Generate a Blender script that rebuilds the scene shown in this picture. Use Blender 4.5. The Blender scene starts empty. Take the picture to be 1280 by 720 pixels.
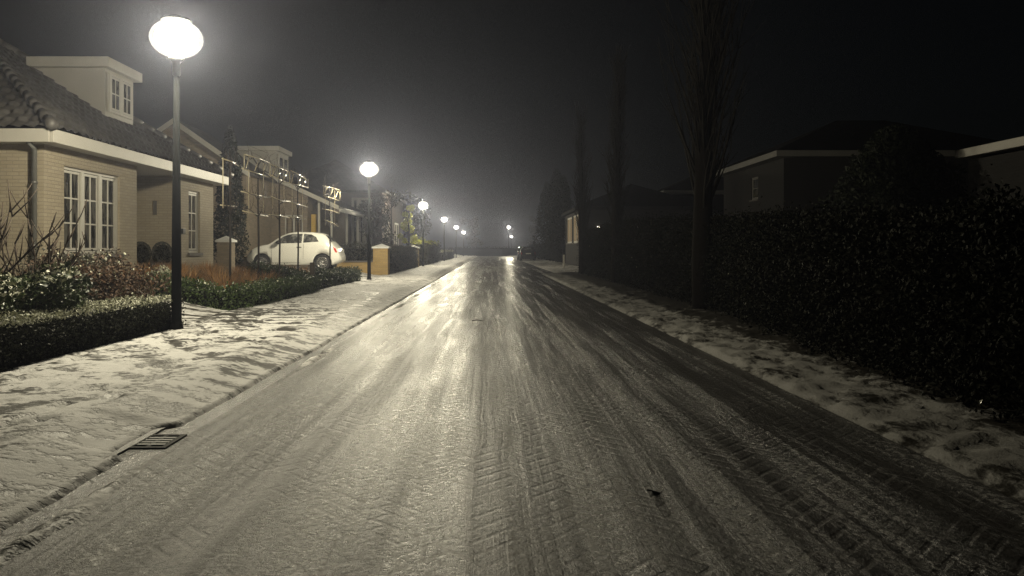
import bpy, bmesh, math, random
import numpy as np
from mathutils import Vector, noise as mn
random.seed(7); rng = np.random.default_rng(7)
PI = math.pi; R = math.radians
sc = bpy.context.scene
COL = sc.collection
# ------------------------------------------------------------------ nodes
class G:
    def __init__(s, name, disp=False):
        s.m = bpy.data.materials.new(name); s.m.use_nodes = True
        s.nt = s.m.node_tree; s.b = s.nt.nodes['Principled BSDF']; s.out = s.nt.nodes['Material Output']
        s._tc = None
    def n(s, t, ins=None, **kw):
        nd = s.nt.nodes.new('ShaderNode' + t)
        for k, v in kw.items(): setattr(nd, k, v)
        for k, v in (ins or {}).items(): s.set(nd.inputs[k], v)
        return nd
    def set(s, sock, v):
        if isinstance(v, bpy.types.NodeSocket): s.nt.links.new(v, sock)
        else:
            if sock.type == 'RGBA' and hasattr(v, '__len__') and len(v) == 3: v = (*v, 1)
            sock.default_value = v
    def math(s, op, a, b=0.0, c=None, clamp=False):
        nd = s.n('Math', operation=op, use_clamp=clamp)
        s.set(nd.inputs[0], a); s.set(nd.inputs[1], b)
        if c is not None: s.set(nd.inputs[2], c)
        return nd.outputs[0]
    def mix(s, f, a, b):
        nd = s.n('MixRGB'); s.set(nd.inputs[0], f); s.set(nd.inputs[1], a); s.set(nd.inputs[2], b)
        return nd.outputs[0]
    def obj(s):
        if s._tc is None: s._tc = s.n('TexCoord').outputs['Object']
        return s._tc
    def xyz(s):
        nd = s.n('SeparateXYZ', {0: s.obj()}); return nd.outputs
    def vec(s, x, y, z=0.0):
        nd = s.n('CombineXYZ'); s.set(nd.inputs[0], x); s.set(nd.inputs[1], y); s.set(nd.inputs[2], z); return nd.outputs[0]
    def noise(s, vec=None, scale=5, detail=3, rough=.55):
        nd = s.n('TexNoise', {'Scale': scale, 'Detail': detail, 'Roughness': rough})
        s.set(nd.inputs['Vector'], vec if vec is not None else s.obj()); return nd.outputs[0]
    def ramp(s, f, a, b, c0=0.0, c1=1.0):
        nd = s.n('MapRange', {'From Min': a, 'From Max': b, 'To Min': c0, 'To Max': c1}); nd.interpolation_type = 'SMOOTHSTEP'
        s.set(nd.inputs['Value'], f); return nd.outputs[0]
    def bump(s, h, strength=.5, dist=.01, normal=None):
        nd = s.n('Bump', {'Strength': strength, 'Distance': dist}); s.set(nd.inputs['Height'], h)
        if normal is not None: s.set(nd.inputs['Normal'], normal)
        return nd.outputs[0]
    def fin(s, col=None, rough=None, normal=None, **kw):
        for k, v in (('Base Color', col), ('Roughness', rough), ('Normal', normal)):
            if v is not None: s.set(s.b.inputs[k], v)
        for k, v in kw.items(): s.set(s.b.inputs[k.replace('_', ' ')], v)
        return s.m
def simple(name, col, rough=.6, var=.25, scale=8, bumpd=.0, **kw):
    g = G(name); f = g.noise(scale=scale)
    c = g.mix(f, [max(0, x*(1-var)) for x in col], [x*(1+var) for x in col])
    return g.fin(c, rough, g.bump(g.noise(scale=scale*6), .4, bumpd) if bumpd else None, **kw)
def emis(name, col, st):
    g = G(name); e = g.n('Emission', {'Color': (*col, 1), 'Strength': st})
    g.nt.links.new(e.outputs[0], g.out.inputs[0]); return g.m
M = {}
def brick_mat(name, c1, c2, mortar, rough=.8, rowh=.065, bw=.22):
    g = G(name); o = g.xyz()
    v = g.vec(g.math('ADD', o[0], o[1]), o[2])
    b = g.n('TexBrick', {'Vector': v, 'Color1': (*c1, 1), 'Color2': (*c2, 1), 'Mortar': (*mortar, 1), 'Scale': 1.0,
                         'Mortar Size': .007, 'Mortar Smooth': .3, 'Brick Width': bw, 'Row Height': rowh, 'Bias': 0.0})
    st = g.ramp(g.noise(scale=.9, detail=5), .35, .75)
    c = g.mix(g.math('MULTIPLY', st, .35), b.outputs[0], [x*.55 for x in c1])
    h = g.math('ADD', g.math('MULTIPLY', b.outputs[1], -1.0), g.math('MULTIPLY', g.noise(scale=60), .6))
    return g.fin(c, rough, g.bump(h, .7, .006))
M['brick'] = brick_mat('pale_brick', (.40, .345, .255), (.345, .295, .215), (.28, .245, .19))
M['brick2'] = brick_mat('tan_brick', (.30, .24, .17), (.22, .18, .13), (.22, .2, .16))
M['brick_dark'] = brick_mat('dark_brick', (.09, .06, .045), (.06, .045, .035), (.08, .075, .065))
M['brick_right'] = brick_mat('dimmed_brick', (.013, .011, .010), (.009, .008, .007), (.012, .011, .010))  # darker brick copy, dimness of the right side put into its colour
M['fascia_grey'] = simple('dimmed_eaves_paint', (.19, .185, .17), .6, .2, 2, .001)  # white paint darkened to stand for the poorly lit right side
M['brick_yellow'] = brick_mat('yellow_brick', (.46, .31, .11), (.36, .24, .08), (.3, .24, .14))
M['paint'] = simple('white_paint', (.5, .48, .43), .5, .12, 3, .0008)
M['paint_dim'] = simple('weathered_white_paint', (.5, .48, .43), .55, .2, 2, .001)
M['zinc'] = simple('zinc', (.22, .22, .21), .45, .2, 5, Metallic=.6)
M['stone'] = simple('sill_stone', (.12, .11, .1), .7, .2, 20, .001)
M['panel'] = simple('dormer_cladding', (.42, .4, .35), .6, .12, 2, .001)
M['door_yellow'] = simple('yellow_door_paint', (.6, .4, .08), .5, .1, 3)
def glass_mat():
    g = G('window_glass'); o = g.xyz()
    f = g.noise(g.vec(g.math('ADD', o[0], o[1]), g.math('MULTIPLY', o[2], .25)), 9, 2)
    return g.fin(g.mix(g.ramp(f, .4, .62), (.02, .02, .018), (.12, .115, .1)), .08, None, Coat_Weight=.5)
M['glass'] = glass_mat()
def tile_mat(name, base, frost, amt):
    g = G(name); o = g.xyz()
    f = g.math('MULTIPLY', g.noise(scale=3, detail=6, rough=.7), g.noise(scale=1.0, detail=4))
    m = g.ramp(f, .2, .42, 0, amt)
    c = g.mix(m, base, frost)
    return g.fin(c, g.math('ADD', .45, g.math('MULTIPLY', m, .3)), g.bump(g.noise(scale=90), .3, .003))
M['tile'] = tile_mat('frosted_roof_tile', (.06, .056, .053), (.34, .33, .31), .32)
M['tile_plain'] = tile_mat('dark_roof_tile', (.03, .028, .026), (.2, .2, .19), .4)
def tile_bump_mat():
    g = G('distant_roof_tile'); o = g.xyz()
    b = g.n('TexBrick', {'Vector': g.vec(g.math('ADD', o[0], o[1]), g.math('MULTIPLY', o[2], 1.9)), 'Scale': 1.0, 'Mortar Size': .03,
                         'Brick Width': .26, 'Row Height': .33, 'Color1': (.06, .055, .05, 1), 'Color2': (.04, .038, .035, 1), 'Mortar': (.02, .02, .02, 1)})
    c = g.mix(g.ramp(g.noise(scale=1.5, detail=5), .42, .7, 0, .15), b.outputs[0], (.3, .29, .27))
    return g.fin(c, .6, g.bump(g.math('MULTIPLY', b.outputs[1], -1.0), .8, .02))
M['tile_far'] = tile_bump_mat()
M['tile_right'] = simple('dimmed_roof_tile', (.014, .013, .012), .85, .4, 4, .004, Specular_IOR_Level=.1)  # tile colour lowered, the unlit right side painted into it
def leaf_mat(name, c1, c2, rough=.45, spec=.5, trans=.0):
    g = G(name); gi = g.n('NewGeometry'); oi = gi.outputs['Random Per Island']
    c = g.mix(oi, c1, c2)
    return g.fin(c, rough, None, Specular_IOR_Level=spec)
M['box_leaf'] = leaf_mat('box_leaf', (.009, .012, .005), (.026, .03, .012), .55, .3)
M['glint_leaf'] = leaf_mat('painted_glint_leaf', (.02, .02, .012), (.3, .3, .24), .25, .5)  # paler leaf colour, glints on the hedge painted in
M['frost_leaf'] = leaf_mat('frosted_leaf', (.3, .31, .2), (.75, .75, .62), .6)
M['dark_leaf'] = leaf_mat('dark_hedge_leaf', (.003, .004, .002), (.009, .009, .0055), .6, .06)
M['ever_leaf'] = leaf_mat('evergreen_leaf', (.018, .034, .008), (.055, .085, .022), .45)
M['pale_leaf'] = leaf_mat('variegated_leaf', (.14, .15, .05), (.32, .31, .14), .5)
M['brown_leaf'] = leaf_mat('brown_leaf', (.035, .022, .013), (.10, .055, .03), .6)
M['grey_leaf'] = leaf_mat('dusky_leaf', (.018, .02, .012), (.05, .046, .028), .5)
M['lit_leaf'] = leaf_mat('yellow_green_leaf', (.2, .23, .03), (.5, .5, .08), .45)
M['needle'] = leaf_mat('conifer_needle', (.007, .01, .006), (.02, .025, .013), .7, .2)
M['grass_blade'] = leaf_mat('dry_grass_blade', (.24, .115, .045), (.50, .28, .12), .6)
M['straw'] = leaf_mat('dead_stalk', (.1, .075, .04), (.26, .2, .11), .6)
M['bark'] = simple('dark_bark', (.022, .018, .015), .85, .4, 20, .008)
M['bark_pale'] = simple('grey_bark', (.010, .009, .007), .9, .4, 25, 0, Specular_IOR_Level=.1)
M['poplar_bark'] = simple('poplar_bark', (.006, .005, .004), .95, .5, 20, .012, Specular_IOR_Level=.04)
M['twig'] = simple('brown_twig', (.05, .034, .022), .7, .3, 20)
M['bamboo'] = simple('bamboo_cane', (.66, .58, .4), .22, .3, 6, Coat_Weight=.6)
M['core'] = simple('painted_inner_shade', (.004, .004, .003), .95, .3, 10, Specular_IOR_Level=.0)  # near-black stand-in for the shade inside hedges and drain slots
M['pole'] = simple('dark_green_metal', (.006, .007, .007), .8, .2, 5, Specular_IOR_Level=.06)
M['neck'] = simple('grey_metal', (.3, .3, .28), .4, .2, 5, Metallic=.5)
M['snowcap'] = simple('clean_snow', (.78, .78, .76), .7, .06, 12, .006)
M['tyre'] = simple('tyre_rubber', (.018, .018, .018), .8, .2, 30)
M['rim'] = simple('alloy', (.6, .6, .58), .25, .1, 5, Metallic=.9)
M['black'] = simple('black_plastic', (.015, .015, .015), .45, .2, 10)
M['carpaint'] = simple('cream_white_car_paint', (.8, .79, .73), .25, .03, 2, Coat_Weight=.6)
M['carpaint_dark'] = simple('dark_car_paint', (.02, .022, .025), .2, .05, 2, Coat_Weight=.8)
def carglass():
    g = G('car_glass'); f = g.ramp(g.noise(scale=5, detail=6, rough=.7), .42, .68)
    return g.fin(g.mix(f, (.03, .03, .028), (.2, .2, .19)), g.math('ADD', .08, g.math('MULTIPLY', f, .4)))
M['carglass'] = carglass()
M['redlight'] = simple('tail_lamp_red', (.5, .03, .02), .2, .1, 5)
M['clearlamp'] = simple('headlamp', (.7, .7, .68), .1, .05, 5)
M['iron'] = simple('cast_iron', (.07, .07, .068), .8, .5, 30, .002, Specular_IOR_Level=.15)
M['frostiron'] = simple('frosted_iron', (.3, .3, .29), .7, .6, 25, .003)
M['wood'] = simple('old_wood', (.06, .045, .03), .8, .3, 25, .004)
M['pot'] = simple('dark_planter', (.035, .034, .032), .6, .2, 8)
M['pillow'] = simple('dead_leaf', (.02, .015, .01), .7, .3, 20)
# ------------------------------------------------------------------ snow and road
def snow_mat(name, snowc, dirtc, tlo, thi, stretch=(1, 1), fine=.5, soil=None, tracks=None, wearattr=False):
    g = G(name); o = g.xyz()
    v = g.vec(g.math('MULTIPLY', o[0], stretch[0]), g.math('MULTIPLY', o[1], stretch[1]), o[2])
    a = g.noise(v, 2.2, 6, .68); b = g.noise(v, 11, 4, .6); f1 = g.noise(scale=45, detail=3); f2 = g.noise(scale=170, detail=2)
    mm = g.math('ADD', g.math('MULTIPLY', a, .65), g.math('MULTIPLY', b, .35))
    if tracks is not None:
        y0, y1 = tracks
        w = g.n('TexNoise', {'Scale': 1.0, 'Detail': 3}); g.set(w.inputs['Vector'], g.vec(g.math('MULTIPLY', o[0], .3), g.math('ADD', g.math('MULTIPLY', o[1], 4.5), g.math('MULTIPLY', a, 1.6)), 3.0))
        inn = g.math('MULTIPLY', g.ramp(o[1], y0, y0+.5), g.ramp(o[1], y1+.5, y1))
        st = g.math('MULTIPLY', inn, g.ramp(w.outputs[0], .5, .6, 0, .2))
        mm = g.math('SUBTRACT', mm, st)
    if wearattr: mm = g.math('SUBTRACT', mm, g.math('MULTIPLY', g.n('Attribute', attribute_name='wear').outputs['Fac'], .075))
    if soil: mm = g.math('SUBTRACT', mm, g.ramp(g.math('ADD', o[0], g.math('MULTIPLY', a, .5)), soil[0], soil[1], 0, .13))
    d = g.ramp(mm, tlo, thi)          # 1 = snow
    dark = g.mix(b, [x*.6 for x in dirtc], [x*1.5 for x in dirtc])
    sn = g.mix(g.noise(scale=6, detail=4), [x*.72 for x in snowc], snowc)
    c = g.mix(d, dark, sn)
    h = g.math('ADD', g.math('ADD', g.math('MULTIPLY', d, .5), g.math('MULTIPLY', b, .5)), g.math('ADD', g.math('MULTIPLY', f1, .45), g.math('MULTIPLY', f2, .3*fine)))
    return g.fin(c, g.math('ADD', .45, g.math('MULTIPLY', d, .25)), g.bump(h, .7, .014), Specular_IOR_Level=.2)
M['snow_walk'] = snow_mat('trodden_snow', (.86, .85, .83), (.065, .062, .056), .435, .515, (1.1, 1.6), tracks=(10.4, 13.2), wearattr=True)
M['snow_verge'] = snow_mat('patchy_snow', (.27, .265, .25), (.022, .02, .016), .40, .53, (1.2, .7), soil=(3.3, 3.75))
M['snow_ground'] = snow_mat('garden_snow', (.82, .81, .79), (.05, .045, .035), .40, .52, (.8, .8), tracks=(10.6, 12.9))
M['soil'] = snow_mat('bed_soil', (.4, .39, .37), (.03, .025, .018), .58, .7)
def road_mat():
    g = G('icy_brick_road'); o = g.xyz(); x, y = o[0], o[1]
    # herringbone of clinkers, 45 degrees to the kerb
    s = 1/.098/math.sqrt(2)
    warp = g.math('MULTIPLY', g.noise(scale=1.5, detail=2), .06)
    u = g.math('MULTIPLY', g.math('ADD', g.math('ADD', x, y), warp), s); v = g.math('MULTIPLY', g.math('SUBTRACT', y, x), s)
    iu, iv = g.math('FLOOR', u), g.math('FLOOR', v); fu, fv = g.math('FRACT', u), g.math('FRACT', v)
    m = g.math('FLOORED_MODULO', g.math('SUBTRACT', iu, iv), 4.0)
    def eq(k): return g.math('COMPARE', m, float(k), .2)
    dl = g.math('ADD', fu, eq(1)); dr = g.math('ADD', g.math('SUBTRACT', 1.0, fu), eq(0))
    db = g.math('ADD', fv, eq(2)); dt = g.math('ADD', g.math('SUBTRACT', 1.0, fv), eq(3))
    d = g.math('MINIMUM', g.math('MINIMUM', dl, dr), g.math('MINIMUM', db, dt))
    joint = g.math('MULTIPLY', g.ramp(d, .2, .05), g.ramp(g.noise(scale=1.6, detail=4), .36, .6, .25, 1.0))
    # ice film, wheel streaks, trodden snow
    wx = g.math('ADD', x, g.math('MULTIPLY', g.math('SUBTRACT', g.noise(scale=.45, detail=3), .5), .10))
    st = g.noise(g.vec(g.math('MULTIPLY', wx, 3.2), g.math('MULTIPLY', y, .09), 0), 1.0, 5, .62)
    st2 = g.noise(g.vec(g.math('MULTIPLY', wx, 9.5), g.math('MULTIPLY', y, .2), 5), 1.0, 5, .64)
    pa = g.noise(g.vec(g.math('MULTIPLY', x, 1.0), g.math('MULTIPLY', y, .5), 2), 1.4, 5, .6)
    gr = g.noise(scale=26, detail=6, rough=.75); crumb = g.ramp(gr, .42, .6); gr2 = g.noise(scale=120, detail=2)
    def lane(c, w): return g.ramp(g.math('ABSOLUTE', g.math('SUBTRACT', x, c)), w, w*.3)
    wob = g.math('MULTIPLY', g.math('SUBTRACT', g.noise(g.vec(0.0, g.math('MULTIPLY', y, .12), 0), 1.0, 2), .5), .35)
    xw = g.math('ADD', x, wob)
    def lanew(c, w): return g.ramp(g.math('ABSOLUTE', g.math('SUBTRACT', xw, c)), w, w*.2)
    lanes = g.math('ADD', g.math('ADD', lanew(-.98, .07), g.math('ADD', lanew(.1, .05), lanew(.62, .06))), g.math('ADD', lanew(-.42, .09), lanew(1.05, .04)))
    lanes = g.math('MULTIPLY', lanes, g.ramp(pa, .3, .6))
    gut = g.ramp(g.math('ADD', x, g.math('MULTIPLY', g.noise(g.vec(0.0, g.math('MULTIPLY', y, .8), 9), 2, 4), .22)), -1.66, -1.8)
    gutshade = g.ramp(g.math('ABSOLUTE', g.math('ADD', x, 1.93)), .09, .05)  # shadow line of the gutter put into the colour
    gut = g.math('MULTIPLY', gut, g.ramp(g.noise(g.vec(x, g.math('MULTIPLY', y, .5), 4), 2.0, 4), .36, .5))
    band = g.math('MULTIPLY', g.ramp(y, 36, 40), g.ramp(y, 58, 50))
    sn = g.math('ADD', g.math('MULTIPLY', g.ramp(st, .45, .62), .55), g.math('MULTIPLY', g.ramp(st2, .46, .60), .5))
    sn = g.math('ADD', sn, g.math('MULTIPLY', lanes, .55)); sn = g.math('MULTIPLY', sn, g.ramp(g.math('ADD', pa, g.math('MULTIPLY', gr, .4)), .5, .85, .35, 1.0))
    sn = g.math('MULTIPLY', sn, g.math('ADD', .25, g.math('MULTIPLY', crumb, 1.0)))
    sn = g.math('ADD', sn, g.math('MULTIPLY', gut, .9)); sn = g.math('ADD', sn, g.math('MULTIPLY', g.math('MULTIPLY', joint, g.ramp(pa, .42, .6)), .45))
    sn = g.math('ADD', sn, g.math('MULTIPLY', band, .3), clamp=True)
    base = g.mix(g.math('ADD', g.math('MULTIPLY', pa, .3), g.math('MULTIPLY', crumb, .65)), (.009, .0085, .008), (.06, .056, .053))
    sn = g.math('MULTIPLY', sn, g.ramp(x, 2.3, -.3, .62, 1.0))
    sn = g.math('MULTIPLY', sn, g.math('SUBTRACT', 1.0, g.math('MULTIPLY', gutshade, .9)))
    grain = g.noise(g.vec(x, g.math('MULTIPLY', y, .8), 11), 52, 4, .7)
    sg = g.ramp(g.math('ADD', grain, g.math('MULTIPLY', g.math('SUBTRACT', sn, .40), .75)), .50, .60)  # pale frost grains, with sparkle painted into the colour too
    sg = g.math('MAXIMUM', sg, g.math('MULTIPLY', joint, g.math('MULTIPLY', g.ramp(pa, .40, .58), g.ramp(g.noise(scale=9, detail=3), .4, .6, .08, .38))))
    c = g.mix(g.math('MULTIPLY', sg, .9), g.mix(gutshade, base, (.012, .011, .01)), (.20, .193, .182))
    rough = g.math('ADD', .42, g.math('MULTIPLY', sn, .2))
    h = g.math('ADD', g.math('MULTIPLY', joint, -.4), g.math('ADD', g.math('MULTIPLY', gr, .95), g.math('MULTIPLY', gr2, .2)))
    h = g.math('ADD', h, g.math('ADD', g.math('MULTIPLY', st2, 1.2), g.math('MULTIPLY', sn, .7)))
    ice = g.noise(g.vec(g.math('MULTIPLY', x, 1.0), g.math('MULTIPLY', y, .7), 7), 48, 4, .7)
    hi = g.math('ADD', g.math('ADD', g.math('MULTIPLY', ice, 1.2), g.math('MULTIPLY', joint, -.55)), g.math('ADD', g.math('MULTIPLY', sg, .5), g.math('MULTIPLY', sn, .5)))
    cw = g.math('SUBTRACT', 1.0, g.math('MULTIPLY', g.ramp(st, .60, .42), .65))
    return g.fin(c, rough, g.bump(h, .75, .016), Specular_IOR_Level=.3, Coat_Weight=cw, Coat_IOR=1.5,
                 Coat_Roughness=g.math('ADD', .22, g.math('MULTIPLY', sn, .15)), Coat_Normal=g.bump(hi, .8, .022))
M['road'] = road_mat()
M['kerb'] = snow_mat('kerb_stone', (.5, .49, .46), (.06, .058, .052), .5, .62)
# ------------------------------------------------------------------ mesh builder
class MB:
    def __init__(s): s.v = []; s.f = []; s.mi = []; s.sm = []
    def add(s, vs, fs, m=0, sm=False):
        b = len(s.v); s.v.extend([tuple(p) for p in vs])
        for f in fs: s.f.append(tuple(i+b for i in f)); s.mi.append(m); s.sm.append(sm)
        return s
    def box(s, x0, x1, y0, y1, z0, z1, m=0):
        vs = [(x, y, z) for z in (z0, z1) for y in (y0, y1) for x in (x0, x1)]
        return s.add(vs, [(0, 2, 3, 1), (4, 5, 7, 6), (0, 1, 5, 4), (2, 6, 7, 3), (0, 4, 6, 2), (1, 3, 7, 5)], m)
    def bbox(s, x0, x1, y0, y1, z0, z1, r=.01, m=0):    # bevelled box
        bm = bmesh.new(); bmesh.ops.create_cube(bm, size=1)
        for v in bm.verts: v.co = Vector(((x0+x1)/2+v.co.x*(x1-x0), (y0+y1)/2+v.co.y*(y1-y0), (z0+z1)/2+v.co.z*(z1-z0)))
        bmesh.ops.bevel(bm, geom=bm.edges[:], offset=r, segments=2, affect='EDGES', profile=.5)
        bm.verts.index_update(); s.add([v.co[:] for v in bm.verts], [[v.index for v in f.verts] for f in bm.faces], m, False); bm.free(); return s
    def quad(s, a, b, c, d, m=0): return s.add([a, b, c, d], [(0, 1, 2, 3)], m)
    def tube(s, pts, rad, n=6, m=0, cap=True):
        pts = [Vector(p) for p in pts]
        if not hasattr(rad, '__len__'): rad = [rad]*len(pts)
        vs = []; fs = []; k = len(pts); a = None
        for i, p in enumerate(pts):
            t = (pts[min(i+1, k-1)]-pts[max(i-1, 0)]).normalized()
            if a is None: a = t.orthogonal().normalized()
            else:
                a = a - t*a.dot(t); a = a.normalized() if a.length > 1e-6 else t.orthogonal().normalized()
            b = t.cross(a)
            for j in range(n):
                q = 2*PI*j/n; vs.append(p+(a*math.cos(q)+b*math.sin(q))*rad[i])
        for i in range(k-1):
            for j in range(n):
                j2 = (j+1) % n; fs.append((i*n+j, i*n+j2, (i+1)*n+j2, (i+1)*n+j))
        if cap: fs.append(tuple(range(n-1, -1, -1))); fs.append(tuple((k-1)*n+j for j in range(n)))
        return s.add(vs, fs, m, True)
    def lathe(s, prof, c=(0, 0, 0), n=24, m=0, axis='z'):
        vs = []; fs = []; k = len(prof)
        for r, h in prof:
            for j in range(n):
                q = 2*PI*j/n; p = (r*math.cos(q), r*math.sin(q), h)
                if axis == 'y': p = (p[0], p[2], p[1])
                vs.append((c[0]+p[0], c[1]+p[1], c[2]+p[2]))
        for i in range(k-1):
            for j in range(n):
                j2 = (j+1) % n; fs.append((i*n+j, i*n+j2, (i+1)*n+j2, (i+1)*n+j))
        return s.add(vs, fs, m, True)
    def leaves(s, C, size, m=0, up=0.0, asp=.55, var=.4):
        C = np.asarray(C, float); n = len(C)
        if n == 0: return s
        nr = rng.normal(size=(n, 3)); nr[:, 2] += up; nr /= np.linalg.norm(nr, axis=1)[:, None]
        a = rng.normal(size=(n, 3)); a -= nr*(a*nr).sum(1)[:, None]; a /= np.linalg.norm(a, axis=1)[:, None]
        b = np.cross(nr, a); L = (size*(1+var*(rng.random(n)*2-1)))[:, None]
        P = np.stack([C-a*L*.5, C+b*L*asp*.5+nr*L*.06, C+a*L*.5, C-b*L*asp*.5+nr*L*.06], 1).reshape(-1, 3)
        base = len(s.v); s.v.extend(map(tuple, P.tolist()))
        s.f.extend([(base+4*i, base+4*i+1, base+4*i+2, base+4*i+3) for i in range(n)])
        s.mi.extend([m]*n if np.isscalar(m) else [int(q) for q in m]); s.sm.extend([False]*n); return s
    def build(s, name, mats, parent=None, kind=None):
        if not isinstance(mats, (list, tuple)): mats = [mats]
        me = bpy.data.meshes.new(name); org = ORG.get(parent, Vector((0, 0, 0))) if parent else Vector((0, 0, 0))
        vs = np.asarray(s.v, float)-np.array(org) if parent else s.v
        me.from_pydata(vs.tolist() if parent else vs, [], s.f)
        for mm in mats: me.materials.append(mm)
        me.polygons.foreach_set('material_index', s.mi); me.polygons.foreach_set('use_smooth', s.sm); me.update()
        o = bpy.data.objects.new(name, me); COL.objects.link(o)
        if parent: o.parent = parent; ORG[o] = org
        if kind: o['kind'] = kind
        return o
ORG = {}
def thing(name, label, cat, loc, group=None):
    o = bpy.data.objects.new(name, None); o.empty_display_size = .2; COL.objects.link(o); o.location = loc; ORG[o] = Vector(loc)
    o['label'] = label; o['category'] = cat
    if group: o['group'] = group
    return o
def tag(o, label, cat, group=None):
    o['label'] = label; o['category'] = cat
    if group: o['group'] = group
    return o
def dup(root, loc, label, rotz=0.0, scale=1.0):
    def cp(o, par):
        c = o.copy(); COL.objects.link(c)
        if par: c.parent = par
        for ch in o.children: cp(ch, c)
        return c
    r = cp(root, None); r.location = loc; r.rotation_euler = (0, 0, rotz); r.scale = (scale,)*3; r['label'] = label; return r
def fn(x, y, s, z=0.0): return mn.noise(Vector((x*s, y*s, z)))
def sstep(a, b, x):
    t = min(1, max(0, (x-a)/(b-a))); return t*t*(3-2*t)
# ------------------------------------------------------------------ terrain
def gz(x, y):
    z = -.05
    if x < -4.0: z = .08 + .31*sstep(-4.4, -6.6, x)
    elif x > 3.2: z = .03 + .12*sstep(3.6, 8, x)
    return z + (.02*fn(x, y, .8) if (x < -4.2 or x > 3.4) else 0)
def grid(xs, ys, zf):
    m = MB(); nx = len(xs); vs = [(x, y, zf(x, y)) for y in ys for x in xs]
    fs = [(j*nx+i, j*nx+i+1, (j+1)*nx+i+1, (j+1)*nx+i) for j in range(len(ys)-1) for i in range(nx-1)]
    return m.add(vs, fs, 0, True)
def seg(*a):
    out = []
    for lo, hi, st in a:
        n = max(1, int(round((hi-lo)/st))); out += [lo+(hi-lo)*i/n for i in range(n)]
    return out+[a[-1][1]]
grid(seg((-170, -40, 30), (-40, -10, 3), (-10, -4, .12), (-4, 3, .7), (3, 8, .3), (8, 40, 4), (40, 170, 30)),
     seg((-30, 2, 4), (2, 30, .15), (30, 140, 2), (140, 320, 20)), gz).build('ground', M['snow_ground'], kind='structure')
# road with the side street on the right and the cross street at its end
rm = MB()
for (x0, x1, y0, y1) in ((-2.08, 2.42, -12, 36), (-2.08, 14, 36, 43.5), (-2.08, 5.0, 43.5, 130), (-60, 60, 130, 137)):
    rm.add([(x0, y0, 0), (x1, y0, 0), (x1, y1, 0), (x0, y1, 0)], [(0, 1, 2, 3)])
rm.build('road', M['road'], kind='structure')
# pavement: trodden snow relief, rounded down over the kerb
feet = [(random.uniform(-4.1, -2.6), random.uniform(1.5, 20), random.uniform(.05, .07), random.uniform(.11, .15), random.uniform(-.4, .4)) for _ in range(230)]
TRACKS = [(8.3, 3.0, 1.7), (9.5, 2.6, 1.7), (15.6, -3.4, 1.6), (14.4, -3.0, 1.6), (10.6, .9, 1.3), (7.2, 3.1, 1.9)]
def wear(x, y):
    w = 0; u = max(0, (-2.0-x)/2.4)
    for y0, k, e in TRACKS:
        d = abs(y-(y0+k*u**e)+.05*fn(x, y0, 1.5)); w = max(w, sstep(.15, .07, d)*(.75+.5*fn(x, y, 2.5, 4)))
    return w
def imprint(feet):
    cells = {}
    for f in feet:
        cells.setdefault((int(f[0]//.5), int(f[1]//.5)), []).append(f)
    def q(x, y):
        z = 0; cx, cy = int(x//.5), int(y//.5)
        for i in (cx-1, cx, cx+1):
            for j in (cy-1, cy, cy+1):
                for (fx, fy, a, b, r) in cells.get((i, j), ()):
                    dx, dy = x-fx, y-fy; c, s_ = math.cos(r), math.sin(r)
                    d = ((dx*c+dy*s_)/a)**2+((dy*c-dx*s_)/b)**2
                    if d < 1.8: z -= .028*sstep(1.3, .5, d); z += .008*max(0, 1-abs(d-1.45)/.35)
        return max(z, -.035)
    return q
fq = imprint(feet)
def walk_z(x, y):
    far = sstep(60, 25, y)
    z = .105 + .014*fn(x, y*.6, 1.6) + far*(.007*fn(x, y*.7, 5, 3) + .005*fn(x, y, 14, 7)*(x < -2.4))
    bank = sstep(-2.95, -2.4, x); z += .035*bank*(.6+fn(0, y, .5, 4))
    if y < 20: z += .7*fq(x, y)-.018*wear(x, y)
    edge = -2.0 + .04*fn(0, y, .5, 9) + .012*fn(0, y, 3.3, 2) + .008*fn(0, y, 11, 5)
    edge -= .11*sstep(.42, .26, abs(y-4.54))
    t = sstep(edge-.55, edge, x); z = z*(1-t) + .036*t*(.85+.3*fn(x, y, 2, 1))
    t2 = sstep(edge-.035, edge+.03, x); z = z*(1-t2)-.014*t2
    if x > edge+.04:
        msk = sstep(-.05, .3, fn(0, y, .55, 12)+.25*sstep(5, 3, y))*sstep(.5, .62, abs(y-4.54)+.12)
        c = edge+.17+.03*fn(0, y, 2, 6); z += msk*(.04+.03*fn(x*2, y, 9, 3))*math.exp(-((x-c)/.055)**2)*sstep(60, 20, y)
    return z
grid(seg((-4.45, -4.15, .1), (-4.15, -2.1, .036), (-2.12, -1.62, .018)), seg((-6, 1.8, .5), (1.8, 9, .032), (9, 16, .07), (16, 32, .2), (32, 130, 1.5)), walk_z).build('pavement', M['snow_walk'], kind='structure')
me = bpy.data.objects['pavement'].data; at_ = me.attributes.new('wear', 'FLOAT', 'POINT')
for i_, v_ in enumerate(me.vertices): at_.data[i_].value = wear(v_.co.x, v_.co.y) if v_.co.y < 22 else 0
km = MB()
yy = -6.0
while yy < 130:
    km.bbox(-2.2, -2.075, yy+.004, yy+.996, -.05, .012, .004); yy += 1.0 if yy < 45 else 6.0
km.build('kerb', M['kerb'], kind='structure')
feet2 = [(random.uniform(2.5, 3.5), random.uniform(2, 24), random.uniform(.06, .1), random.uniform(.12, .2), random.uniform(-.9, .9)) for _ in range(330)]
fq2 = imprint(feet2)
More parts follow.
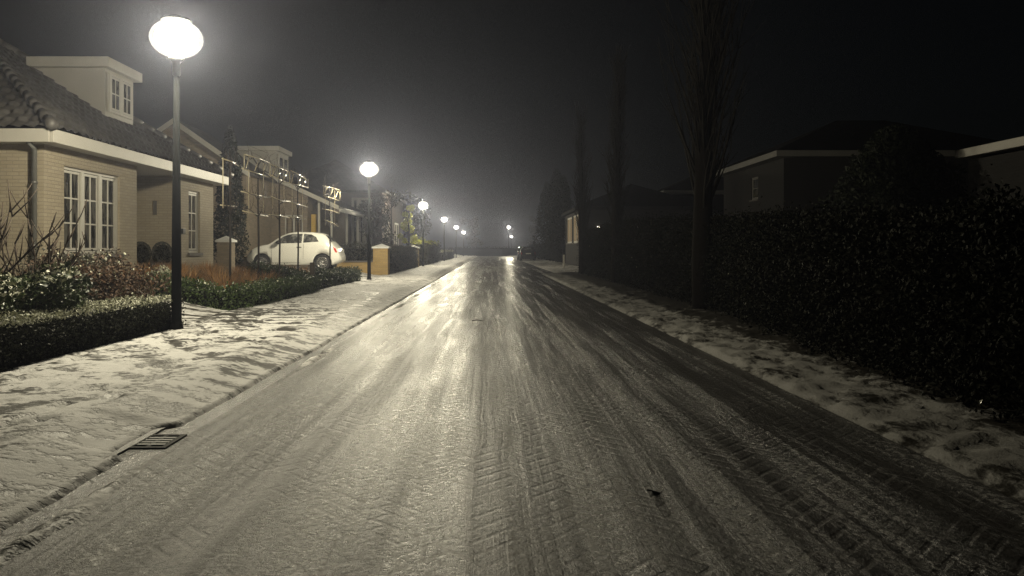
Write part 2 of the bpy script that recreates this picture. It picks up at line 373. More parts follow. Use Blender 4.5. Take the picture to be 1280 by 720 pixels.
def verge_z(x, y):
    far = sstep(50, 22, y); e = 2.40+.04*fn(0, y, .7, 5)+.02*fn(0, y, 4, 8)
    z = .05+.05*sstep(2.6, 3.9, x) + .015*fn(x, y, 1.4, 2) + far*(.008*fn(x, y, 4, 6)+.01*fn(x, y, 12, 1))
    if y < 24: z += .7*fq2(x, y)
    t = sstep(e+.14, e, x); z = z*(1-t)-.01*t
    return z
for nm, ys in (('snowy_verge', seg((-6, 2, .5), (2, 14, .045), (14, 35.6, .2))), ('far_verge', seg((43.9, 128, 2)))):
    if nm == 'snowy_verge': grid(seg((2.36, 4.3, .045)), ys, verge_z).build(nm, M['snow_verge'], kind='structure')
    else: grid(seg((4.95, 7.5, .3)), ys, lambda x, y: .06+.02*fn(x, y, .7)-(.07 if x < 5 else 0)).build(nm, M['snow_verge'], kind='structure')
grid(seg((-7.75, -4.8, .15)), seg((3, 10.1, .15)), lambda x, y: gz(x, y)+.03+.03*fn(x, y, 2)).build('garden_bed', M['soil'], kind='structure')
# ------------------------------------------------------------------ street lamps
LX = -4.12
def lamp_proto(loc):
    t = thing('street_lamp', '', 'street lamp', loc, 'street lamps along the left pavement')
    x, y, z = loc
    MB().tube([(x, y, z-.1), (x, y, z+1.0), (x, y, z+3.41)], [.066, .06, .036], 14).build('pole', M['pole'], t)
    MB().lathe([(.0, .0), (.09, .0), (.085, .05), (.068, .08), (.066, .12)], (x, y, z-.01), 16).build('foot_collar', M['pole'], t)
    MB().lathe([(.036, 3.33), (.05, 3.35), (.05, 3.5), (.1, 3.565), (.0, 3.575)], (x, y, z), 16).build('neck', M['neck'], t)
    gp = [(.02, 3.612)]
    for i in range(13):
        a = -PI/2+PI*(i+.6)/13.2; gp.append((.275*math.cos(a), 3.82+.205*math.sin(a)))
    gp.append((.0, 4.025))
    MB().lathe(gp, (x, y, z), 24).build('diffuser', M['diffuser'], t)
    bp = [(.02, 3.575)]
    for i in range(15):
        a = -PI/2+PI*(i+.6)/15.4; bp.append((.335*math.cos(a), 3.825+.25*math.sin(a)))
    MB().lathe(bp, (x, y, z), 28).build('bloom_shell', M['bloom_shell'], t)  # glowing shell added to soften the lamp outline like lens bloom
    MB().lathe([(.0, 4.135), (.06, 4.125), (.16, 4.09), (.2, 4.06), (.19, 4.05), (.0, 4.076)], (x, y, z), 20).build('cap', M['pole'], t)
    ld = bpy.data.lights.new('street_lamp_light', 'POINT'); ld.energy = LAMP_W; ld.color = LAMP_C; ld.shadow_soft_size = .2
    lo = bpy.data.objects.new('bulb', ld); COL.objects.link(lo); lo.parent = t; lo.location = (0, 0, 3.83)
    return t
LAMP_W = 1200; LAMP_C = (1.0, .905, .66)
def diffuser_mat(name, st):
    g = G(name); e = g.n('Emission', {'Color': (1.0, .95, .8, 1), 'Strength': st}); tr = g.n('BsdfTransparent'); a = g.n('AddShader')
    g.nt.links.new(e.outputs[0], a.inputs[0]); g.nt.links.new(tr.outputs[0], a.inputs[1]); g.nt.links.new(a.outputs[0], g.out.inputs[0])
    return g.m
M['diffuser'] = diffuser_mat('lit_diffuser', 3.0); M['bloom_shell'] = diffuser_mat('lamp_bloom_shell', .42)
L1 = lamp_proto((LX, 10.0, .10))
L1['label'] = 'nearest glowing street lamp with dark tapered pole at end of clipped low hedge'
for y, lb in ((26.3, 'glowing street lamp standing between white car and yellow brick pillar'),
              (47.7, 'third glowing street lamp along the pavement beside yellow-green leaved tree'),
              (69.9, 'fourth glowing street lamp along the left pavement above frosted hedge'),
              (95.0, 'fifth glowing street lamp along the left pavement in the haze'),
              (122.0, 'farthest glowing street lamp of the row on left pavement')):
    dup(L1, (LX-.05, y, .10), lb)
a = dup(L1, (3.3, 131.5, 1.2-.4), 'upper small glowing lamp at far end of street'); a['group'] = 'lamps at far end of street'
b = dup(L1, (4.7, 163, .1), 'lower small glowing lamp at far end of street'); b['group'] = 'lamps at far end of street'
a.location.z = .1; a.scale = (1, 1, 1.28)
# ------------------------------------------------------------------ walls, windows, roofs
def wall(m, p, u, w, h, holes, rev=.1, mi=0, inward=None):
    """Wall panel from p along unit u (horizontal), with rectangular holes (u0,u1,z0,z1 local) and reveals going inward."""
    p = Vector(p); u = Vector(u); inward = Vector(inward)
    us = sorted({0, w, *[h_[0] for h_ in holes], *[h_[1] for h_ in holes]}); zs = sorted({0, h, *[h_[2] for h_ in holes], *[h_[3] for h_ in holes]})
    P = lambda a, z, d=0: p+u*a+Vector((0, 0, z))+inward*d
    for i in range(len(us)-1):
        for j in range(len(zs)-1):
            ca, cz = (us[i]+us[i+1])/2, (zs[j]+zs[j+1])/2
            if any(h_[0] < ca < h_[1] and h_[2] < cz < h_[3] for h_ in holes): continue
            m.quad(P(us[i], zs[j]), P(us[i+1], zs[j]), P(us[i+1], zs[j+1]), P(us[i], zs[j+1]), mi)
    for a0, a1, z0, z1 in holes:
        m.quad(P(a0, z0), P(a1, z0), P(a1, z0, rev), P(a0, z0, rev), mi); m.quad(P(a0, z1), P(a1, z1), P(a1, z1, rev), P(a0, z1, rev), mi)
        m.quad(P(a0, z0), P(a0, z1), P(a0, z1, rev), P(a0, z0, rev), mi); m.quad(P(a1, z0), P(a1, z1), P(a1, z1, rev), P(a1, z0, rev), mi)
def obox(m, p, u, inn, a0, a1, z0, z1, d0, d1, mi=0):
    p = Vector(p); u = Vector(u); inn = Vector(inn); Z = Vector((0, 0, 1))
    vs = [p+u*a+Z*z+inn*d for d in (d0, d1) for z in (z0, z1) for a in (a0, a1)]
    m.add(vs, [(0, 1, 3, 2), (4, 6, 7, 5), (0, 4, 5, 1), (2, 3, 7, 6), (0, 2, 6, 4), (1, 5, 7, 3)], mi)
def window(root, p, u, inn, a0, a1, z0, z1, cas=1, cols=2, rows=3, d=.05, fw=.055, sill=True, frame='paint', glass='glass', curtain=False):
    m = MB()
    obox(m, p, u, inn, a0, a1, z0, z0+fw, d, d+.06); obox(m, p, u, inn, a0, a1, z1-fw, z1, d, d+.06)
    obox(m, p, u, inn, a0, a0+fw, z0+fw, z1-fw, d, d+.06); obox(m, p, u, inn, a1-fw, a1, z0+fw, z1-fw, d, d+.06)
    iw = (a1-a0-2*fw)
    for c in range(cas):
        c0 = a0+fw+iw*c/cas; c1 = a0+fw+iw*(c+1)/cas
        if c: obox(m, p, u, inn, c0-fw*.8, c0+fw*.8, z0+fw, z1-fw, d-.005, d+.06)
        s0 = c0+(fw*.8 if c else 0)+.012; s1 = c1-(fw*.8 if c < cas-1 else 0)-.012; t0 = z0+fw+.012; t1 = z1-fw-.012; sw = .045
        obox(m, p, u, inn, s0, s0+sw, t0, t1, d+.012, d+.055); obox(m, p, u, inn, s1-sw, s1, t0, t1, d+.012, d+.055)
        obox(m, p, u, inn, s0+sw, s1-sw, t0, t0+sw, d+.012, d+.055); obox(m, p, u, inn, s0+sw, s1-sw, t1-sw, t1, d+.012, d+.055)
        for k in range(1, cols):
            q = s0+sw+(s1-s0-2*sw)*k/cols; obox(m, p, u, inn, q-.014, q+.014, t0+sw, t1-sw, d+.02, d+.05)
        for k in range(1, rows):
            q = t0+sw+(t1-t0-2*sw)*k/rows; obox(m, p, u, inn, s0+sw, s1-sw, q-.014, q+.014, d+.022, d+.048)
    f = m.build('window', M[frame], root)
    g = MB(); obox(g, p, u, inn, a0+.02, a1-.02, z0+.02, z1-.02, d+.034, d+.04); g.build('pane', M[glass], f)
    if sill:
        s = MB(); obox(s, p, u, inn, a0-.08, a1+.08, z0-.075, z0-.003, -.06, d+.02); s.build('sill', M['stone'], f)
    return f
def tiled(m, A, B, C, D, res=.035, rowh=.33, vs_=8, amp=.022, pw=.25):
    """Pantile surface over quad A-B (eave) to D-C (top); C may equal D."""
    A, B, C, D = map(Vector, (A, B, C, D)); U = (B-A).normalized(); nrm = (B-A).cross(D-A).normalized()
    if nrm.z < 0: nrm = -nrm
    V = nrm.cross(U); V = V if V.z > 0 else -V
    H = (D-A).dot(V); nv = max(2, int(H/rowh*vs_)); nu = max(2, int((B-A).length/res)); vs = []; fs = []
    for j in range(nv+1):
        t = j/nv; L = A.lerp(D, t); Rr = B.lerp(C, t)
        for i in range(nu+1):
            p = L.lerp(Rr, i/nu); uu = (p-A).dot(U); vv = (p-A).dot(V)
            ph = (uu/pw) % 1; hgt = amp*(math.sin(ph*2*PI)+.35*math.sin(ph*4*PI+.7))+.045*(1-((vv/rowh) % 1))**1.0
            hgt += .006*fn(math.floor(uu/pw)*3.7, math.floor(vv/rowh)*2.3, 1.0)*2
            vs.append(p+nrm*(hgt-.02))
    for j in range(nv):
        for i in range(nu): fs.append((j*(nu+1)+i, j*(nu+1)+i+1, (j+1)*(nu+1)+i+1, (j+1)*(nu+1)+i))
    m.add(vs, fs, 0, True)
X, Y = Vector((1, 0, 0)), Vector((0, 1, 0))
# ---- house with the large window
H1 = thing('brick_house', 'pale brick house with large white paned window and flat dormer, behind the nearest lamp', 'house', (-7.8, 13.3, .3), 'houses on the left side')
fz = .3; wh = 2.75
m = MB()
wall(m, (-7.8, 13.3, fz), Y, 3.5, wh, [(.63, 2.74, .77, 2.39)], .1, 0, -X)        # bay front
wall(m, (-7.8, 13.3, fz), -X, 8.5, wh, [], .1, 0, Y)                                # near face
wall(m, (-7.8, 16.8, fz), -X, 1.6, wh, [], .1, 0, -Y)
wall(m, (-9.4, 16.8, fz), Y, 2.3, wh, [(.5, 1.5, 0, 2.1)], .1, 0, -X)               # recess back with the doorway
wall(m, (-7.8, 19.1, fz), -X, 1.6, wh, [(.56, .68, 1.72, 2.08)], .1, 0, Y)          # side wall of the recess
wall(m, (-7.8, 19.1, fz), Y, 2.35, wh, [(.6, 1.37, .77, 2.39)], .1, 0, -X)
wall(m, (-7.8, 21.45, fz), -X, 8.5, wh, [], .1, 0, -Y); wall(m, (-16.3, 13.3, fz), Y, 8.15, wh, [], .1, 0, X)
m.build('wall', M['brick'], H1)
dm = MB(); obox(dm, (-9.4, 16.8, fz), Y, -X, .5, 1.5, 0, 2.1, .05, .09); dm.build('door', M['wood'], H1)
window(H1, (-7.8, 13.3, fz), Y, -X, .63, 2.74, .77, 2.39, 3, 2, 3)
window(H1, (-7.8, 19.1, fz), Y, -X, .6, 1.37, .77, 2.39, 1, 2, 3)
window(H1, (-7.8, 19.1, fz), -X, Y, .56, .68, 1.72, 2.08, 1, 1, 1, sill=False, frame='stone')
f = MB(); e0, e1 = 13.0, 21.9
f.bbox(-7.52, -7.46, e0, e1, 2.99, 3.22, .008); f.bbox(-16.4, -7.523, e0-.03, e0+.03, 2.99, 3.22, .008); f.bbox(-16.4, -7.523, e1-.03, e1+.03, 2.99, 3.22, .008)
f.box(-16.4, -7.53, e0+.04, e1-.04, 3.0, 3.03)
f.build('fascia', M['paint'], H1)
rf = MB(); ez = 3.235; ap = (-11.95, 17.45, ez+4.45*.68)
c1, c2, c3, c4 = (-7.44, 12.94, ez), (-7.44, 21.96, ez), (-16.46, 21.96, ez), (-16.46, 12.94, ez)
tiled(rf, c1, c2, ap, ap); tiled(rf, c4, c1, ap, ap)
rf.add([c2, c3, ap, c4], [(0, 1, 2), (1, 3, 2)])
for c in (c1, c2):
    A = Vector(c)+Vector((0, 0, .03)); B = Vector(ap)+Vector((0, 0, .05)); L = (B-A).length; k = int(L/.34); 
    for i in range(k): rf.tube([A.lerp(B, i/k), A.lerp(B, (i+1.06)/k)], [.1, .085], 8)
rf = rf.build('roof', M['tile'], H1)
d = MB(); d.box(-11.0, -9.0, 17.78, 19.18, 4.1, 5.42); dmr = d.build('dormer', M['panel'], H1)
d = MB(); d.bbox(-10.75, -8.84, 17.62, 19.36, 5.40, 5.63, .01); d.build('dormer_fascia', M['paint_dim'], dmr)
window(dmr, (-8.998, 17.78, 4.3), Y, X, .12, 1.28, .1, 1.02, 2, 2, 2, d=-.0, sill=False)
d = MB(); d.box(-10.7, -8.9, 17.7, 19.28, 5.632, 5.65); d.build('snow', M['snowcap'], dmr)
p = MB(); p.tube([(-7.92, 13.22, .4), (-7.92, 13.22, 2.9), (-7.92, 13.05, 3.0)], .045, 10)
for zz in (1.2, 2.3): p.lathe([(.047, 0), (.056, .0), (.056, .04), (.047, .04)], (-7.92, 13.22, zz), 12)
p.build('downpipe', M['zinc'], H1)
p = MB(); p.bbox(-7.8, -7.74, 19.2, 19.36, 1.55, 1.68, .008); p.build('letter_plate', M['black'], H1)
# ---- small gable house behind
def gable_roof_pieces(root, x0, x1, y0, y1, ze, tan, over=.25, axis='y', mat='tile_far', th=.12, verge=None):
    m = MB()
    cx = (x0+x1)/2; hw = (x1-x0)/2+over; zr = ze+hw*tan-over*tan
    for s in (-1, 1):
        xe = cx+s*hw; ze_ = ze-over*tan
        a, b = (xe, y0-over, ze_), (xe, y1+over, ze_); c, d_ = (cx, y1+over, zr), (cx, y0-over, zr)
        up = (0, 0, th); vs = [a, b, c, d_]+[tuple(Vector(q)+Vector(up)) for q in (a, b, c, d_)]
        m.add(vs, [(0, 1, 2, 3), (4, 5, 6, 7), (0, 1, 5, 4), (1, 2, 6, 5), (3, 0, 4, 7)])
    r = m.build('roof', M[mat], root)
    if verge:
        v = MB()
        for s in (-1, 1):
            for yy_ in (y0-over,):
                a = Vector((cx+s*hw, yy_-.025, ze-over*tan-.08)); b_ = Vector((cx, yy_-.025, zr-.08))
                vs = [a, b_, b_+Vector((0, 0, .22)), a+Vector((0, 0, .22))]; vs += [q+Vector((0, -.03, 0)) for q in vs]
                v.add(vs, [(0, 1, 2, 3), (4, 5, 6, 7), (0, 1, 5, 4), (2, 3, 7, 6), (0, 3, 7, 4), (1, 2, 6, 5)])
        v.build('verge_board', M[verge], r)
    return r
def gable_wall(m, x0, x1, y, z0, ze, tan, mi=0):
    cx = (x0+x1)/2; m.add([(x0, y, z0), (x1, y, z0), (x1, y, ze), (cx, y, ze+(x1-x0)/2*tan), (x0, y, ze)], [(0, 1, 2, 3, 4)], mi)
HB = thing('brick_house', 'brick gable end with white verge rising behind the roof of the nearest house', 'house', (-12.4, 30, .4), 'houses on the left side')
m = MB(); gable_wall(m, -15.2, -9.6, 30, .4, 4.2, .7); gable_wall(m, -15.2, -9.6, 33.4, .4, 4.2, .7)
m.quad((-9.6, 30, .4), (-9.6, 33.4, .4), (-9.6, 33.4, 4.2), (-9.6, 30, 4.2)); m.quad((-15.2, 30, .4), (-15.2, 33.4, .4), (-15.2, 33.4, 4.2), (-15.2, 30, 4.2))
m.build('wall', M['brick2'], HB); gable_roof_pieces(HB, -15.2, -9.6, 30, 33.4, 4.2, .7, .2, verge='paint_dim')
# ---- house behind the white car
H2 = thing('brick_house', 'tan brick house with dormer and posted porch, directly behind the white car', 'house', (-7.9, 34, .39), 'houses on the left side')
m = MB()
tan2 = .46; ze2 = 3.3   # eave height at the wall plane
def z2(x): return 2.94+(-6.7-x)*tan2
pts = [(-8.15, 34, .35), (-8.15, 34, z2(-8.15)-.06), (-13.6, 34, z2(-13.6)-.06), (-19, 34, z2(-8.15)-.06), (-19, 34, .35)]
m.add(pts, [(0, 1, 2, 3, 4)])
m.quad((-8.15, 34, .35), (-8.15, 43, .35), (-8.15, 43, z2(-8.15)), (-8.15, 34, z2(-8.15)-.06)); m.quad((-19, 34, .35), (-19, 43, .35), (-19, 43, 3.5), (-19, 34, 3.5))
m.build('wall', M['brick2'], H2)
m = MB()
for s, xe in ((1, -6.7), (-1, -20.5)):
    A, B, C, D = Vector((xe, 33.75, 2.94)), Vector((xe, 43.2, 2.94)), Vector((-13.6, 43.2, z2(-13.6))), Vector((-13.6, 33.75, z2(-13.6)))
    U = Vector((0, 0, .13)); m.add([A, B, C, D, A+U, B+U, C+U, D+U], [(0, 1, 2, 3), (4, 5, 6, 7), (0, 1, 5, 4), (0, 3, 7, 4), (1, 2, 6, 5)])
    if s == 1: tiled(m, A+U, B+U, C+U, D+U, res=.1, vs_=3)
r2 = m.build('roof', M['tile'], H2)
v = MB(); A = Vector((-6.68, 33.72, 2.9)); D = Vector((-13.6, 33.72, z2(-13.6)-.04)); U = Vector((0, 0, .2)); O = Vector((0, -.035, 0))
v.add([A, D, D+U, A+U, A+O, D+O, D+U+O, A+U+O], [(0, 1, 2, 3), (4, 5, 6, 7), (0, 1, 5, 4), (2, 3, 7, 6), (0, 3, 7, 4)]); v.build('verge_board', M['paint_dim'], r2)
v = MB(); v.bbox(-6.69, -6.62, 33.7, 43.2, 2.83, 2.98, .01); v.build('gutter', M['paint'], H2)
d = MB(); d.box(-12.6, -9.9, 35.3, 37.4, 4.3, 5.75); d2 = d.build('dormer', M['panel'], H2)
d = MB(); d.bbox(-12.5, -9.75, 35.15, 37.55, 5.74, 5.95, .01); d.build('dormer_fascia', M['paint_dim'], d2)
window(d2, (-9.898, 35.3, 4.45), Y, X, .25, 1.85, .1, 1.15, 2, 1, 2, d=0, sill=False)
for (px, py) in ((-7.65, 34.1), (-7.1, 34.1), (-6.95, 37), (-6.95, 40)):
    q = MB(); q.bbox(px-.05, px+.05, py-.05, py+.05, .35, z2(px)-.005, .008); q.build('porch_post', M['paint'], H2)
window(H2, (-9.15, 33.998, .39), X, Y, 0, .8, .9, 2.3, 2, 1, 1, d=-.01, sill=True)
q = MB(); q.box(-8.1, -7.86, 34.5, 34.55, .39, 2.75); q.build('door', M['door_yellow'], H2)
# ---- dark brick house beside second lamp
H3 = thing('brick_house', 'dark brick house with tall white framed windows behind the second lamp', 'house', (-9, 46, .39), 'houses on the left side')
m = MB(); wall(m, (-13.5, 46, .39), X, 7.0, 4.4, [], .1, 0, Y); wall(m, (-6.5, 46, .39), Y, 11, 4.4, [], .1, 0, -X); wall(m, (-13.5, 46, .39), Y, 11, 4.4, [], .1, 0, X)
m.build('wall', M['brick_dark'], H3)
m = MB(); A = [(-13.8, 45.7, 4.75), (-6.2, 45.7, 4.75), (-6.2, 57.3, 4.75), (-13.8, 57.3, 4.75), (-10, 49.5, 7.0), (-10, 53.5, 7.0)]
m.add(A, [(0, 1, 4), (1, 2, 5, 4), (2, 3, 5), (3, 0, 4, 5)]); m.box(-13.75, -6.25, 45.75, 57.25, 4.6, 4.74); m.build('roof', M['tile_far'], H3)
window(H3, (-8.35, 45.996, .39), X, Y, 0, 1.2, 1.0, 3.9, 3, 1, 2, d=-.03, fw=.09)
window(H3, (-6.496, 46.0, .39), Y, -X, 1.0, 3.0, .9, 2.6, 2, 1, 2, d=-.03); window(H3, (-6.496, 46.0, .39), Y, -X, 6.0, 8.0, .9, 2.6, 2, 1, 2, d=-.03)
# ---- right side: two storey hipped houses, corner house, garage
def hip_house(loc, label):
    x, y, z = loc
    t = thing('two_storey_house', label, 'house', loc, 'hipped houses behind the tall hedge')
    w, l, h = 11.0, 8.6, 5.0; m = MB()
    wall(m, (x, y, z), X, w, h, [], .1, 0, Y); wall(m, (x, y, z), Y, l, h, [(3.2, 4.2, 3.4, 4.5)], .1, 0, X)
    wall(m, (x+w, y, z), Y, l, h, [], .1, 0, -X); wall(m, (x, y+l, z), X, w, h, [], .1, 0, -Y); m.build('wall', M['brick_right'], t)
    window(t, (x, y, z), Y, X, 3.2, 4.2, 3.4, 4.5, 1, 1, 2, frame='fascia_grey'); pass
    f = MB(); o = .5; zt = z+h+.02; f.bbox(x-o, x+w+o, y-o, y-o+.05, zt, zt+.26, .01); f.bbox(x-o, x-o+.05, y-o+.052, y+l+o, zt, zt+.26, .01); f.box(x-o+.06, x+w+o, y-o+.06, y+l+o, zt+.02, zt+.05)
    f.build('fascia', M['fascia_grey'], t)
    r = MB(); zt += .27; a = [(x-o, y-o, zt), (x+w+o, y-o, zt), (x+w+o, y+l+o, zt), (x-o, y+l+o, zt), (x+4.3, y+4.3, zt+2.1), (x+w-4.3, y+4.3, zt+2.1)]
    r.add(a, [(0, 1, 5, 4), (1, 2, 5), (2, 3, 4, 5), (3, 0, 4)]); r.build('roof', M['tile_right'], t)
    return t
hip_house((13, 33.6, .2), 'dark two-storey house with pale eaves board and small upper window, right of the bare poplar')
hip_house((13.2, 56, .2), 'dark two-storey house farther off, its pale eaves line just left of the near poplar')
HC = thing('corner_house', 'dark low corner house with two windows given a faint added glow, past the side street', 'house', (5.6, 47, .1))
m = MB(); wall(m, (5.6, 47, .1), Y, 9, 3.5, [(1.0, 4.2, 1.5, 3.3), (4.8, 8.2, 1.5, 3.3)], .1, 0, X); wall(m, (5.6, 47, .1), X, 8, 3.5, [], .1, 0, Y); wall(m, (13.6, 47, .1), Y, 9, 3.5, [], .1, 0, -X)
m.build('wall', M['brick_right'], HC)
M['pane_glow'] = emis('added_pane_glow', (1.0, .72, .38), .2)  # faint emission added to the panes, the rooms themselves are unlit
w1 = window(HC, (5.6, 47, .1), Y, X, 1.0, 4.2, 1.5, 3.3, 2, 1, 1, glass='pane_glow', sill=True); w2 = window(HC, (5.6, 47, .1), Y, X, 4.8, 8.2, 1.5, 3.3, 2, 1, 1, glass='pane_glow')
m = MB(); m.bbox(5.3, 13.9, 46.7, 56.3, 3.6, 3.8, .02); m.add([(5.3, 46.7, 3.81), (13.9, 46.7, 3.81), (13.9, 56.3, 3.81), (5.3, 56.3, 3.81), (9.6, 51.5, 5.6)], [(0, 1, 4), (1, 2, 4), (2, 3, 4), (3, 0, 4)])
m.build('roof', M['tile_right'], HC)
WL = thing('wall_lamp', 'tiny lit wall lamp on the side of the dark corner house', 'lamp', (6.7, 46.99, 2.4))
MB().tube([(6.7, 47, 2.35), (6.7, 46.88, 2.36), (6.7, 46.84, 2.42)], .015, 6).build('bracket', M['black'], WL)
M['walllamp'] = emis('lit_bulb', (1, .9, .7), 6.0)
MB().lathe([(0, 0), (.07, .02), (.09, .1), (.06, .17), (0, .18)], (6.7, 46.84, 2.42), 12).build('globe', M['walllamp'], WL)
GA = thing('flat_roofed_garage', 'dark garage with flat roof and thick white fascia behind the tall hedge, at right edge', 'garage', (10, 10, .15))
m = MB(); wall(m, (10.2, 9, .15), Y, 7.2, 2.9, [], .1, 0, X); wall(m, (10.2, 16.2, .15), X, 6, 2.9, [], .1, 0, -Y); wall(m, (10.2, 9, .15), X, 6, 2.9, [], .1, 0, Y); m.build('wall', M['brick_right'], GA)
m = MB(); m.bbox(10.0, 16.4, 8.8, 16.35, 3.1, 3.28, .015); m.build('fascia', M['paint'], GA)
# ------------------------------------------------------------------ garden walls and pillars
def pillar(loc, w, h, label, mat='brick_yellow'):
    x, y, z = loc; t = thing('brick_pillar', label, 'pillar', loc, 'brick gate pillars')
    MB().bbox(x-w/2, x+w/2, y-w/2, y+w/2, z-.1, z+h, .006).build('shaft', M[mat], t)
    c = MB(); o = w/2+.05; zt = z+h+.002
    vs = [(x-o, y-o, zt), (x+o, y-o, zt), (x+o, y+o, zt), (x-o, y+o, zt)]; vs += [(a_, b_, zt+.06) for a_, b_, _ in vs]+[(x, y, zt+.2)]
    c.add(vs, [(3, 2, 1, 0), (0, 1, 5, 4), (1, 2, 6, 5), (2, 3, 7, 6), (3, 0, 4, 7), (4, 5, 8), (5, 6, 8), (6, 7, 8), (7, 4, 8)]); c.build('cap', M['snowcap'], t)
    return t
pillar((-4.55, 32.0, .12), .62, 1.08, 'yellow brick pillar with snowy pyramid cap, right of the second lamp')
pillar((-4.6, 46, .12), .62, 1.1, 'yellow brick pillar with snowy cap farther along, by the third lamp')
pillar((-8.25, 23.8, .38), .42, 1.0, 'pale brick pillar beside the far corner of the nearest house', 'brick2')
GW = thing('garden_wall', 'low yellow brick wall just behind the second lamp, under a dark hedge', 'wall', (-5.6, 32, .2)); GW['kind'] = 'thing'
MB().bbox(-6.9, -4.88, 31.85, 32.1, .1, .62, .006).build('wall_body', M['brick_yellow'], GW)
MB().bbox(-6.92, -4.87, 31.8, 32.15, .622, .68, .01).build('coping', M['stone'], GW)
# ------------------------------------------------------------------ vegetation
def hedge(name, label, cat, pts, w, h, nleaf, size, mats=('box_leaf', 'frost_leaf'), frost=.5, group=None, z0=None, rag=.06, topvar=.0, corem='core', rise=0.0, bias=1.0, roadside=False, shrink=.86):
    """Clipped hedge along a polyline; leaf shell around a near-black core painting the inner shade. Snow-dusted leaves lie on top."""
    pts = [Vector(p) for p in pts]; L = [(pts[i+1]-pts[i]).length for i in range(len(pts)-1)]; T = sum(L)
    def at(t):
        for i, l in enumerate(L):
            if t <= l or i == len(L)-1:
                d = (pts[i+1]-pts[i]).normalized(); p = pts[i]+d*t; return p, Vector((d.y, -d.x, 0))
            t -= l
    base = (pts[0]+pts[-1])/2
    m = MB(); n = max(8, int(T/.35)); ring = []; k = 10
    def sec(a):  # rounded-rectangle section, a in [0,1): right foot, right, top, left
        P = [(-.5, 0), (-.53, .3), (-.52, .7), (-.46, .93), (-.3, 1.0), (.3, 1.0), (.46, .93), (.52, .7), (.53, .3), (.5, 0)]; return P[a]
    vs = []; fs = []
    def hh(t): return h*(1+min(.45, rise*max(0, t-4))+topvar*fn(t, 0, .35, 3)+topvar*.6*fn(t, 0, 1.1, 8))
    for i in range(n+1):
        t = T*i/n; p, nr = at(t); g0 = gz(p.x, p.y) if z0 is None else z0
        sh = shrink*(.55 if i in (0, n) else 1)
        for a in range(k):
            o, zz = sec(a); q = p+nr*(o*w*sh*(1+.1*fn(t, a, 2.0))); vs.append((q.x, q.y, g0-.03+zz*hh(t)*.9))
    for i in range(n):
        for a in range(k-1): fs.append((i*k+a, i*k+a+1, (i+1)*k+a+1, (i+1)*k+a))
    fs.append(tuple(range(k))); fs.append(tuple(n*k+a for a in range(k-1, -1, -1)))
    m.add(vs, fs, 2)
    C = []; mi = []
    per = 2*h+w
    for _ in range(nleaf):
        t = random.random()**bias*T; p, nr = at(t); s = random.random()*(h+w if roadside else per); H = hh(t); g0 = gz(p.x, p.y) if z0 is None else z0
        if s < h: o, zz, top = -.5*w, s/h*H, 0
        elif s < h+w: o, zz, top = (s-h)/w*w-.5*w, H, 1
        else: o, zz, top = .5*w, (s-h-w)/h*H, 0
        j = random.gauss(0, rag); bulge = rag*(2.6 if roadside else 2)*fn(t*1.7, zz*2+o*3, 1.0, 5)
        if top: zz += j+bulge
        elif h < .5: o = (o+(j+bulge)*(1 if o > 0 else -1))*(.86+.16*zz/H)
        else: o += (j+bulge)*(1 if o > 0 else -1)
        if t < .12 or t > T-.12: o *= .9
        q = p+nr*o; C.append((q.x, q.y, g0+max(.01, zz))); mi.append(1 if (roadside and random.random() < .0012) or (top and random.random() < frost) or (not top and zz > H*.93 and random.random() < frost*.5) else 0)
    # end faces
    for e in (0, T):
        p, nr = at(e); g0 = gz(p.x, p.y) if z0 is None else z0
        for _ in range(int(nleaf/T*w*h/per*1.0)+40):
            q = p+nr*random.uniform(-.5, .5)*w; C.append((q.x+random.gauss(0, rag), q.y+random.gauss(0, rag), g0+random.random()*h)); mi.append(0)
    m.leaves(C, size, mi)
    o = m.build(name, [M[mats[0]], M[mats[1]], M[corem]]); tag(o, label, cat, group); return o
hedge('clipped_hedge', 'low clipped box hedge with frosted top running up to the nearest lamp', 'hedge', [(-4.5, 3.2, 0), (-4.5, 10.35, 0)], .66, .40, 44000, .028, frost=.85, z0=.1, rag=.018)
hedge('tall_hedge', 'tall dark shaggy hedge lining the right side of the road', 'hedge', [(3.95, 2.2, 0), (4.1, 7, 0), (4.6, 13, 0), (4.8, 34.5, 0)], 1.35, 1.27, 170000, .044, ('dark_leaf', 'glint_leaf'), 0, z0=.06, rag=.08, topvar=.10, rise=.026, bias=1.5, roadside=True, shrink=.74)
hedge('corner_hedge', 'small leafy hedge along the far edge of the snowy driveway by the nearest lamp', 'hedge', [(-6.2, 13.9, 0), (-4.5, 13.55, 0)], .42, .30, 5000, .05, ('ever_leaf', 'frost_leaf'), .04, rag=.05, topvar=.3, group='low garden hedges')
hedge('pavement_hedge', 'low leafy hedge bordering the pavement in front of the trained trees', 'hedge', [(-4.52, 13.6, 0), (-4.5, 19.3, 0)], .42, .34, 11000, .045, ('ever_leaf', 'frost_leaf'), .04, rag=.05, topvar=.25, group='low garden hedges')
hedge('pavement_hedge', 'low dark hedge between the wooden post and the second lamp', 'hedge', [(-4.75, 19.9, 0), (-4.6, 25.7, 0)], .5, .40, 8000, .05, ('ever_leaf', 'frost_leaf'), .04, rag=.05, topvar=.2, group='low garden hedges')
hedge('pavement_hedge', 'low dark hedge set back in the garden just in front of the white car', 'hedge', [(-6.4, 20.3, 0), (-5.0, 20.6, 0)], .5, .35, 5000, .045, ('ever_leaf', 'frost_leaf'), .04, rag=.05, topvar=.25, group='low garden hedges')
hedge('garden_hedge', 'dark hedge rising behind the low yellow wall', 'hedge', [(-7.2, 32.7, 0), (-5.0, 32.7, 0)], .7, 1.15, 6000, .06, ('grey_leaf', 'grey_leaf'), 0, z0=.2, group='dark clipped hedges')
